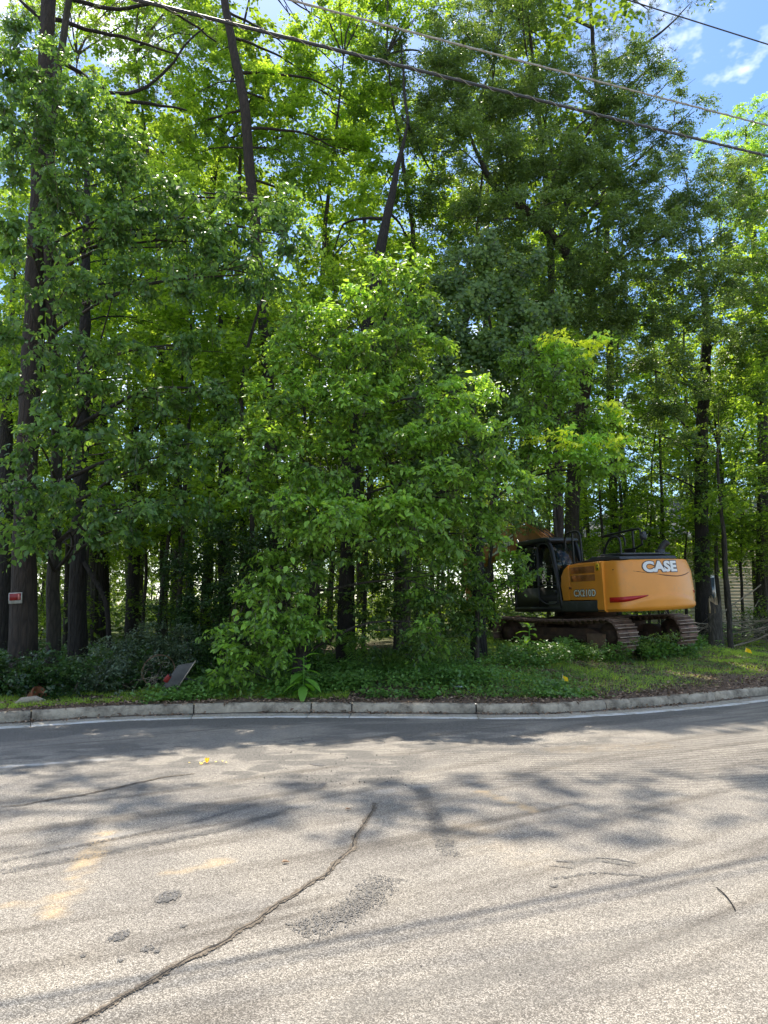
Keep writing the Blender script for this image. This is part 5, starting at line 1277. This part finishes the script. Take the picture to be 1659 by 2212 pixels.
def litter():
    X, Y, S = scatter(38000, -8, 12, .16, 4.8, lambda X, Y, S: rng.random(len(X)) < (.9 * sstep(1.1, .3, S) * (vnoise(X * 2, Y * 2, 51) > .35) + .16 + .5 * (fbm(X * .8, Y * 1.5, 71, 4) > .46)))
    X2, Y2, S2 = scatter(900, -9, 12, -.20, -.01, lambda X, Y, S: vnoise(X * 1.7, X * 0, 81) > .45)
    X3, Y3, S3 = scatter(500, -9, 12, .02, .15, None)
    Z = np.r_[gz(X, Y), np.full(len(X2), .004), np.full(len(X3), .142)]; X = np.r_[X, X2, X3]; Y = np.r_[Y, Y2, Y3]
    n = len(X); P = np.stack([X, Y, Z + .012 + .02 * rng.random(n)], 1)
    D = np.stack([rng.normal(size=n), rng.normal(size=n), rng.normal(size=n) * .25], 1)
    N = np.stack([rng.normal(size=n) * .4, rng.normal(size=n) * .4, np.ones(n)], 1)
    V, F, k_ = leaves(P, D, N, rng.uniform(.025, .085, n), .55, DIAM, .5, .3)
    tag(mk('leaf_litter', V, [F], M['litter'], None, np.repeat(rng.beta(1.6, 2.2, n), k_)), 'brown dead leaves scattered along the back of the kerb', 'dead leaves', kind='stuff')
litter()
def shrub(name, label, lobes_, style, m, dens=1, scale=1, stems=5, cat='shrub'):
    c = np.mean([q[:3] for q in lobes_], 0); z = float(gz(c[0], c[1]))
    t = empty(name, (c[0], c[1], z), label, cat)
    for i in range(stems):
        q = lobes_[int(rng.integers(len(lobes_)))]; a = np.array([c[0] + rng.normal() * .25, c[1] + rng.normal() * .2, z - .03])
        stem('stem', [a, (a + np.array(q[:3])) / 2 + rng.normal(size=3) * .1, np.array(q[:3]) + rng.normal(size=3) * .1], [.022, .015, .004], M['twig'], t, 5, 0, .2, .015)
    crown('foliage', lobes_, style, m, t, dens, scale); return t
shrub('privet_bush', 'low grey green bush with shiny pale leaves on the left verge', [lobe(x_, y_, Y_, a_, b_, .5, dn=d_) for x_, y_, Y_, a_, b_, d_ in
      [(230, 1440, 12.6, 60, 50, 1), (300, 1430, 13.0, 70, 55, 1), (370, 1430, 13.3, 60, 50, 1), (270, 1385, 13.4, 60, 30, .8), (350, 1380, 13.6, 60, 35, .9), (200, 1475, 12.4, 50, 25, .8), (275, 1480, 12.5, 50, 22, .8), (395, 1400, 13.6, 40, 30, .8)]], 'small', M['leaf_grey'], 1.0, 1.0)
shrub('ivy_mound', 'dark ivy mound at the foot of the far left pine', [lobe(x_, y_, 12.0, a_, b_, .45) for x_, y_, a_, b_ in [(30, 1460, 60, 50), (100, 1450, 60, 50), (60, 1500, 80, 22), (150, 1470, 40, 40), (-40, 1460, 50, 50)]], 'small', M['leaf_dark'], 1.1, 1.35)
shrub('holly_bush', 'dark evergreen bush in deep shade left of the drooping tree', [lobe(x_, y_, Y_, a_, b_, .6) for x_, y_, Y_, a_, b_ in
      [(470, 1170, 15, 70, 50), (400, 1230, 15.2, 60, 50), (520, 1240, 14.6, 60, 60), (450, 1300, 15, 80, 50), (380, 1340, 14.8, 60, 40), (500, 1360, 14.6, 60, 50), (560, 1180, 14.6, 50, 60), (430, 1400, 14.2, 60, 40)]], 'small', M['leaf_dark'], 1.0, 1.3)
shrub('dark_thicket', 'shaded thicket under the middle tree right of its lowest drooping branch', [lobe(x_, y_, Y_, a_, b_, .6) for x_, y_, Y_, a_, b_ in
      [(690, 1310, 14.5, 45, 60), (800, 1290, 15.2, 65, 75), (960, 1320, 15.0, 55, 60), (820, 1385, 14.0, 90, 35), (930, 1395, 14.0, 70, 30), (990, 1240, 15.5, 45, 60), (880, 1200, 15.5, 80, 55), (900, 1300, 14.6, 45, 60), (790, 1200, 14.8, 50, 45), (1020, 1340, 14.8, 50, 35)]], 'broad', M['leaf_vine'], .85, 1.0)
shrub('weed_clump', 'leafy weed clump between the two tracks at the tail of the excavator', [lobe(x_, y_, Y_, a_, b_, .25) for x_, y_, Y_, a_, b_ in [(1400, 1382, 16.4, 30, 12), (1440, 1376, 16.6, 14, 22), (1300, 1395, 15.6, 30, 12)]], 'small', M['leaf_oak'], .8, 1, 0)
# ivy on the dark trunk
o_ = [o for o in bpy.data.objects if o.name.startswith('ivy_clad')][0]
crown('ivy', iv, 'small', M['leaf_vine'], o_, .7, 1.5)

# plants with large leaves, each leaf its own part
def big_plant(p, h, nleaf, Ll, label, lean=0):
    t = empty('pokeweed', p, label, 'plant'); t.location.z -= .02
    C_ = np.array([[0, 0, 0], [lean * .3, 0, h * .5], [lean, 0, h]])
    V, F, _ = tube(curve(C_, .08), .011, 6); mk('stem', V, [F], M['poke'], t, np.full(len(V), .3), True)
    for i in range(nleaf):
        q = (i + .5) / nleaf; a = i * 2.4 + rng.normal() * .2; z = h * (.18 + .80 * q)
        up_ = -.35 + 1.15 * q ** 2
        D = np.array([cos(a), sin(a), up_]); D = D / np.linalg.norm(D)
        N = np.array([-cos(a) * up_, -sin(a) * up_, 1.0])
        # long blade with 5 stations, folded along the midrib and arching
        ts = np.array([0, .12, .35, .6, .82, 1.0]); ws = np.array([.03, .22, .5, .46, .26, .0]) * .42
        S = np.cross(D, N / np.linalg.norm(N)); L_ = Ll * (1 - .35 * abs(q - .45)) * rng.uniform(.85, 1.1); V = []
        for a_, w_ in zip(ts, ws):
            c = np.array([lean * q, 0, z]) + D * a_ * L_ + np.array([0, 0, -.38 * a_ ** 2 * L_])
            nn = N / np.linalg.norm(N) * w_ * L_ * .30
            V += [c + S * w_ * L_ + nn, c, c - S * w_ * L_ + nn]
        Fq = [[j * 3 + e, j * 3 + e + 1, j * 3 + e + 4, j * 3 + e + 3] for j in range(5) for e in (0, 1)]
        mk('leaf', V, [np.array(Fq)], M['poke'], t, np.full(18, rng.uniform(.25, .9)), True)
big_plant(gpt(655, 1511), .72, 14, .40, 'large-leaved pokeweed standing at the kerb in front of the drooping tree')
big_plant(gpt(1143, 1422), .80, 13, .40, 'large-leaved pokeweed standing in front of the excavator track', .03)
def frond_plant():
    p = gpt(745, 1450); t = empty('tree_of_heaven_shoot', p, 'feathery shoot with long ladder-like leaves beside the left pokeweed', 'plant')
    V, F, _ = tube(curve([[0, 0, 0], [.05, .05, .5], [-.05, .1, .95]], .1), .012, 6); mk('stem', V, [F], M['twig'], t, None, True)
    for i in range(9):
        a = rng.uniform(-pi, pi); z = .45 + .5 * i / 9; L_ = rng.uniform(.5, .75)
        P, D, N = [], [], []
        dirv = np.array([cos(a), sin(a) * .6 - .25, .45]); dirv /= np.linalg.norm(dirv); sd = unit(np.cross(dirv, [0, 0, 1]))
        for j in range(12):
            q = (j + 1) / 12; c = np.array([0, .08, z]) + dirv * q * L_ + np.array([0, 0, -.75 * q ** 2 * L_])
            tw = unit(dirv + np.array([0, 0, -1.5 * q]))
            for s_ in (1, -1):
                P.append(c); D.append(tw * .35 + sd * s_ - np.array([0, 0, .35])); N.append([0, -.3, 1])
        V, F, k_ = leaves(np.array(P), np.array(D), np.array(N, float), .13, .30, OVAL, .2, .2)
        V2, F2, _ = tube(curve([np.array([0, .08, z]) + dirv * q * L_ + np.array([0, 0, -.75 * q * q * L_]) for q in np.linspace(0, 1, 6)], .1), .005, 4)
        mk('frond', np.vstack([V, V2]), [F, F2 + len(V)], M['leaf_front'], t, np.full(len(V) + len(V2), .35))
frond_plant()

# ------------------------------------------------------------------ brush pile, stump, fallen wood
def brush():
    c = gpt(1600, 1335); t = empty('brush_pile', c, 'tangled pile of dry cut branches right of the excavator', 'brush pile')
    base = np.array(c)
    for i in range(46):
        a = rng.uniform(-.5, .6) if i % 3 else rng.uniform(-pi, pi); L_ = rng.uniform(.8, 2.9)
        o_ = np.array([rng.uniform(-1.6, 2.4), rng.uniform(-.5, 1.6), rng.uniform(.05, .75)])
        d = np.array([cos(a), rng.normal() * .4, sin(a) * .7 + .05]); d /= np.linalg.norm(d)
        P = [o_ - d * L_ / 2, o_ + rng.normal(size=3) * .07, o_ + d * L_ / 2]
        for p in P: p[2] = max(p[2], .02)
        V, F, _ = tube(curve(P, .25, .02), np.linspace(rng.uniform(.012, .03), .004, 40)[:len(curve(P, .25))] if False else rng.uniform(.008, .022), 5)
        mk('branch', V, [F], M['drywood'], t, None, True)
    b = Bag()
    for i in range(420):
        a = rng.uniform(-pi, pi); L_ = rng.uniform(.25, .9); o_ = np.array([rng.uniform(-1.7, 2.6), rng.uniform(-.5, 1.6), 0]); o_[2] = rng.uniform(.02, .95) * (1 - .25 * abs(o_[0] - .4) / 2)
        d = unit(np.array([cos(a), sin(a), rng.normal() * .5])); b.tube([o_, o_ + d * L_ * .5 + rng.normal(size=3) * .04, o_ + d * L_], .005, 3, caps=False)
    b.build('twig_tangle', M['drywood'], t)['kind'] = 'stuff'
    lb = [(base[0] + x, base[1] + y, base[2] + z, .5, .4, .28, .5, .15) for x, y, z in [(-.4, .2, .5), (.3, .5, .7), (.9, .4, .6), (1.6, .5, .45), (-1.1, .1, .3)]]
    crown('wilted_leaves', lb, 'small', M['leaf_grey'], t, .5, 1)
    # long pole leaning out of the pile
    V, F, _ = tube(curve([(-1.5, -.2, .45), (0, .3, 1.35), (1.1, .7, 2.0)], .3, .02), .022, 6)
    mk('branch', V, [F], M['drywood'], t, None, True)
brush()
def stump():
    p = gpt(1542, 1325); p = at(1542, 1325, 22.5); p[2] = gz(p[0], p[1])
    b = Bag(); V, F, _ = tube([(0, 0, -.1), (0, 0, .5), (.02, 0, 1.0), (.03, 0, 1.32)], [.22, .19, .18, .17], 14, .08)
    V[-14:, 2] += rng.uniform(-.25, .22, 14)
    t = empty('broken_stump', p, 'snapped tree stump with pale splintered top right of the ivy-clad trunk', 'stump')
    mk('bark', V, [F], M['bark_pale'], t, None, True)
    b = Bag()
    for i in range(16):
        a = rng.uniform(0, 2 * pi); r_ = rng.uniform(.02, .15); h = rng.uniform(.15, .42)
        b.prism([(r_ * cos(a) - .03, 1.0), (r_ * cos(a) + .03, 1.0), (r_ * cos(a) + rng.normal() * .02, 1.2 + h)], r_ * sin(a) - .02, r_ * sin(a) + .02)
    b.build('splintered_wood', plain('fresh split wood', (.55, .40, .24), .8, var=.3, scale=8), t)
stump()
def log_():
    p = gpt(520, 1468)
    V, F, _ = tube(curve([(-.35, 0, .08), (0, .1, .14), (.45, .2, .2)], .1, .01), .055, 9, .06)
    o = mk('fallen_log', V + np.array([0, 0, 0]), [F], M['bark_dark'], None, None, True); o.location = Vector(p); tag(o, 'short dark fallen log half buried in ivy under the drooping tree', 'log')
log_()
for i, (a, b_, lab) in enumerate([((620, 1100 + 370), (570, 1500), 'bare curved twig arching over the ivy near the kerb'), ((870, 1262 + 100), (930, 1400), 'thin pale stick leaning in the thicket under the middle tree')]):
    p = gpt(*a); q = gpt(*b_)
    V, F, _ = tube(curve([p + [0, 0, .03], (p + q) / 2 + [0, 0, .22], q + [0, 0, .03]], .1, .01), .008, 5)
    o = mk('fallen_twig', V - p, [F], M['drywood'], None, None, True); o.location = Vector(p); tag(o, lab, 'twig')

# ------------------------------------------------------------------ dumped barricade panel, pot, sign, flags, litter
def junk():
    p = gpt(350, 1508)
    t = empty('dumped_board', p, 'weathered grey board tilted up out of the weeds on the left verge', 'board', rot=(R(-18), 0, 0))
    wood = plain('weathered grey board', (.075, .072, .064), .85, var=.4, scale=5, dirt=((.10, .095, .085), .5))
    V2 = [(-.17, 0, -.08), (.10, 0, -.08), (.47, 0, .60), (.20, 0, .55)]
    b = Bag(); b.add([(x, -.012, z) for x, _, z in V2] + [(x, .012, z) for x, _, z in V2], [[0, 1, 2, 3], [7, 6, 5, 4], [0, 4, 5, 1], [1, 5, 6, 2], [2, 6, 7, 3], [3, 7, 4, 0]]); b.build('panel', wood, t, bevel=.004)
    Bag().tube([(.11, -.02, -.08), (.49, -.02, .62)], .011, 6).build('edge_rail', M['drywood'], t)
    c = empty('red_can', p + np.array([.10, -.06, .33]), 'crushed red container lying on the tilted grey board', 'container', rot=(R(20), R(35), R(15)))
    b = Bag(); V, F, _ = tube([(0, 0, -.07), (0, 0, -.05), (0, 0, .05), (0, 0, .06)], [.038, .048, .045, .034], 9, .25); b.add(V, F); b.build('can_body', plain('faded red plastic', (.26, .018, .016), .55, dirt=((.2, .02, .02), .5)), c)
    Bag().tube([(0, 0, .058), (.01, 0, .07)], .036, 10).build('can_opening', M['black'], c)
    h = empty('wire_hoop', p + np.array([-.12, .12, .42]), 'rusty wire hoop leaning behind the tilted grey board', 'hoop', rot=(0, 0, R(8)))
    th = np.linspace(.0, 2 * pi * .93, 40)
    b = Bag(); b.tube(np.stack([.27 * np.cos(th), .03 * np.sin(3 * th), .27 * np.sin(th) + .02 * np.sin(2 * th)], 1), .005, 6); b.tube(np.stack([.25 * np.cos(th[5:30] + .6), .03 + .03 * np.sin(2 * th[5:30]), .28 * np.sin(th[5:30] + .6)], 1), .004, 6)
    b.build('wire', plain('rusty wire', (.16, .09, .055), .8, var=.4), h, smooth=True)
    b = Bag()
    for _ in range(40):
        a = np.array([rng.normal() * .12 - .05, .03 + rng.random() * .05, rng.normal() * .13 - .08]); q = a + rng.normal(size=3) * [.09, .02, .09]; b.tube([a, (a + q) / 2 + rng.normal(size=3) * .03, q], .003, 3, caps=False)
    b.build('dead_vine', M['drywood'], h)
    br = empty('steel_legs', p + np.array([.45, .25, .25]), 'dark folded metal legs lying behind the tilted grey board', 'metal frame')
    b = Bag(); b.box((-.25, -.02, -.02), (.55, .02, .02), Matrix.Rotation(R(16), 4, 'Y')); b.build('leg', M['charcoal'], br); b = Bag(); b.box((-.3, -.02, -.02), (.3, .02, .02), Matrix.Translation((.1, .05, -.15)) @ Matrix.Rotation(R(-10), 4, 'Y')); b.build('leg', M['charcoal'], br)
junk()
def pot():
    p = gpt(76, 1512); t = empty('clay_pot', p, 'broken terracotta pot lying on its side at the left kerb', 'pot', rot=(0, R(68), R(-25)))
    pr = [(.0, .10), (.02, .13), (.10, .15), (.20, .165), (.21, .185), (.25, .185)]
    V, F, _ = tube([(0, 0, z - .12) for z, r in pr], [r for z, r in pr], 18, .015); b = Bag(); b.add(V, F)
    V, F, _ = tube([(0, 0, z - .12 + .01) for z, r in pr], [r - .012 for z, r in pr], 18); b.add(V, F)
    b.build('pot_wall', plain('terracotta', (.30, .12, .06), .85, var=.25, dirt=((.12, .07, .045), .55)), t, smooth=True)
    t.location.z += .06; t.scale = (.75, .75, .75)
    q = tag(mk('pale_stone', *(lambda V, F: (V, [F]))(*tube([(-.2, 0, .0), (-.1, 0, .03), (.1, 0, .05), (.24, 0, .02)], [.02, .07, .06, .02], 8, .15)[:2]), M['kerb'], None, None, True), 'pale stone edging piece beside the terracotta pot', 'stone')
    q.location = Vector(gpt(62, 1520)); q.rotation_euler = (0, 0, .5)
pot()
def sign():
    p = at(33, 1292, 12.93)
    t = empty('warning_sign', p, 'small red and white notice nailed to the far left pine trunk', 'sign', rot=(0, R(-3), R(3)))
    w, h = .118, .098
    Bag().box((-w, 0, -h), (w, .012, h)).build('board', plain('sign face', (.45, .45, .42), .5, dirt=((.25, .25, .22), .5)), t)
    Bag().box((-w + .014, -.003, -h + .06), (w - .02, -.0005, h - .014)).build('red_panel', plain('sign red', (.22, .010, .012), .45, var=.25, scale=12), t)
    Bag().box((-w + .012, -.003, -h + .052), (w - .014, -.0005, -h + .056)).build('rule', M['ink'], t)
    b = Bag()
    b.box((.045, -.0045, -.03), (.078, -.0035, .07))
    b.build('worn_patch', plain('worn pale print', (.5, .16, .13), .6, dirt=((.34, .012, .012), .48)), t)
    for x in (-w + .012, w - .012): Bag().tube([(x, -.006, h - .02), (x, .05, h - .02)], .006, 6).build('nail', M['steelbright'], t)
sign()
def flag(pxx, pyy, h, lab, yaw):
    p = gpt(pxx, pyy + 6); t = empty('marker_flag', p, lab, 'flag', 'yellow utility marker flags', rot=(0, 0, yaw))
    Bag().tube([(0, 0, 0), (0, 0, h)], .003, 5).build('wire_stake', M['steelbright'], t)
    n = 6; V = []
    for i in range(n):
        q = i / (n - 1)
        V += [(.14 * q * .8, .02 * sin(q * 5), h - .02 - .06 * q), (.14 * q, .025 * sin(q * 5 + .5), h - .13 - .04 * q)]
    V += [(-.02, .01, h - .14), (0, 0, h + .005)]
    o = mk('flag_sheet', V, [np.array([[2 * i, 2 * i + 1, 2 * i + 3, 2 * i + 2] for i in range(n - 1)]), np.array([[0, 12, 1]])], leafmat('yellow flag film', (.80, .52, .01), (.80, .52, .01), .6, .4, .35, (1.2, 1.1, .6)), t, np.full(14, .5))
flag(1216, 1474, .21, 'small yellow marker flag in the grass nearest the kerb', .6)
flag(1612, 1413, .26, 'small yellow marker flag in the grass near the right edge', -.5)
def wrapper():
    p = gpt(992, 1498); n = 7
    V = [[(i / n - .5) * .15, (j / n - .5) * .07, .04 + .035 * rng.random()] for i in range(n) for j in range(n)]
    F = [[i * n + j, (i + 1) * n + j, (i + 1) * n + j + 1, i * n + j + 1] for i in range(n - 1) for j in range(n - 1)]
    o = mk('crumpled_wrapper', V, [np.array(F)], plain('pale wrapper', (.62, .66, .70), .3)); o.location = Vector(p + [0, 0, .05]); tag(o, 'crumpled pale plastic wrapper in the weeds behind the kerb', 'litter')
wrapper()
# yellow blossom pieces on the road
yb = leafmat('yellow petal', (.85, .55, .03), (.90, .72, .16), .5, .5, .35, (1.2, 1.1, .6))
def petals(pxx, pyy, n, r, lab, cup=False):
    p = floor_at(pxx, pyy, .004); t = empty('tulip_tree_blossom', p, lab, 'blossom')
    if cup:
        for i in range(6):
            a = i * pi / 3; V, F, _ = leaves(np.array([[.008 * cos(a), .008 * sin(a), .004]]), np.array([[cos(a) * .6, sin(a) * .6, .9]]), np.array([[-cos(a), -sin(a), .4]]), .055, .62, OVAL, .4, -.2)
            mk('petal', V, [F], yb, t, np.full(6, .2))
    for i in range(n):
        a = rng.uniform(0, 2 * pi); V, F, _ = leaves(np.array([[r * cos(a) * 1.7, r * sin(a), .006]]), rng.normal(size=(1, 3)) * [1, 1, .1], np.array([[0, 0, 1.0]]), rng.uniform(.03, .045), .55, OVAL, .4, .1)
        mk('petal', V, [F], yb, t, np.full(6, .8))
petals(447, 1648, 5, .05, 'fallen yellow blossom cup with petals on the dark road', True)
petals(410, 1649, 1, .01, 'single yellow petal left of the fallen blossom')
petals(478, 1647, 3, .03, 'few pale yellow petals right of the fallen blossom')
# grit, crumbs of asphalt
def grit():
    n = 520; V, F = [], []; base, bf = tube([(0, 0, 0), (0, 0, .3), (0, 0, .8), (0, 0, 1)], [.6, .55, .4, .12], 6)[:2]
    for i in range(n):
        if i < 330:
            x = rng.uniform(-5, 6); y = rng.uniform(2.4, 9.5); r_ = rng.uniform(.002, .006)
        else:
            a = floor_at(rng.uniform(560, 900), rng.uniform(1590, 1700)); x, y = a[0], a[1]; r_ = rng.uniform(.003, .009)
        V.append(base * r_ * rng.uniform(.7, 1.3, 3) + [x, y, .003]); F.append(bf + i * len(base))
    tag(mk('road_grit', np.vstack(V), [np.vstack(F)], plain('asphalt crumbs', (.05, .048, .045), .9, var=.5, scale=30)), 'dark crumbs of asphalt and grit strewn over the road', 'grit', kind='stuff')
grit()
def twig_on_road():
    P = [floor_at(*q, .008) for q in ((1548, 1917), (1566, 1932), (1580, 1950), (1588, 1965))]
    c = P[0]; V, F, _ = tube(curve(np.array(P) - c, .02), .0035, 5); o = mk('bent_twig', V, [F], M['bark_dark'], None, None, True); o.location = Vector(c); tag(o, 'thin bent dark twig lying on the road at lower right', 'twig')
    for (x, y), lab in (((608, 1862), 'curled pale dead leaf on the road left of the crack'), ((745, 1748), 'small brown dead leaf on the road below the dark patch')):
        V, F, _ = leaves(np.zeros((1, 3)), np.array([[1.0, .3, 0]]), np.array([[0, 0, 1.0]]), .055, .5, OVAL, .8, .1); o = mk('dead_leaf', V, [F], M['litter'], None, np.full(6, .8)); o.location = Vector(floor_at(x, y, .012)); tag(o, lab, 'dead leaf')
twig_on_road()

# ------------------------------------------------------------------ overhead cables
def cable(name, a, b_, Y1, r, m, lab, wrap=None, Y2=None):
    def slope(y): 
        p = at(829.5, y, 1.0); return p[2] - EYE
    Y2 = Y2 or Y1 * slope(a[1]) / slope(b_[1])
    p, q = at(a[0], a[1], Y1), at(b_[0], b_[1], Y2)
    mid = (p + q) / 2; d = (q - p); Lp = np.linalg.norm(d); d /= Lp
    t_ = np.linspace(-26, 30, 220); C_ = mid + d * t_[:, None]; C_[:, 2] += .00045 * t_ ** 2
    e = empty(name, tuple(C_[0]), lab, 'cable', 'overhead lines crossing above the road')
    V, F, _ = tube(C_, r, 8); mk('conductor', V, [F], m, e, None, True, world=True)
    if wrap:
        t2 = np.linspace(-26, 30, 2400); C2 = mid + d * t2[:, None]; C2[:, 2] += .00045 * t2 ** 2
        n1 = np.array([0, 0, 1.0]); n2 = np.cross(d, n1); ph = t2 * wrap[1]
        V, F, _ = tube(C2 + (n1 * np.cos(ph)[:, None] + n2 * np.sin(ph)[:, None]) * (r + wrap[0]), wrap[0], 4); mk('messenger_wire', V, [F], wrap[2], e, None, True, world=True)
M['cable_black'] = plain('black cable sheath', (.03, .032, .034), .5, var=.3, scale=30); M['cable_grey'] = plain('weathered aluminium', (.33, .31, .27), .5, var=.2, scale=30)
cable('service_cable', (823, 133), (1659, 338), 8.1, .020, M['cable_black'], 'thick black twisted cable, lowest of the overhead lines', (.0045, 16, M['cable_grey']), 11.6)
cable('service_cable', (823, 53), (1659, 272), 8.35, .013, M['cable_grey'], 'pale lashed cable, middle of the overhead lines', (.004, 18, M['cable_grey']), 11.9)
cable('service_cable', (1362, 2), (1659, 96), 10.5, .011, M['cable_black'], 'thin dark wire, topmost line crossing the blue sky', None)
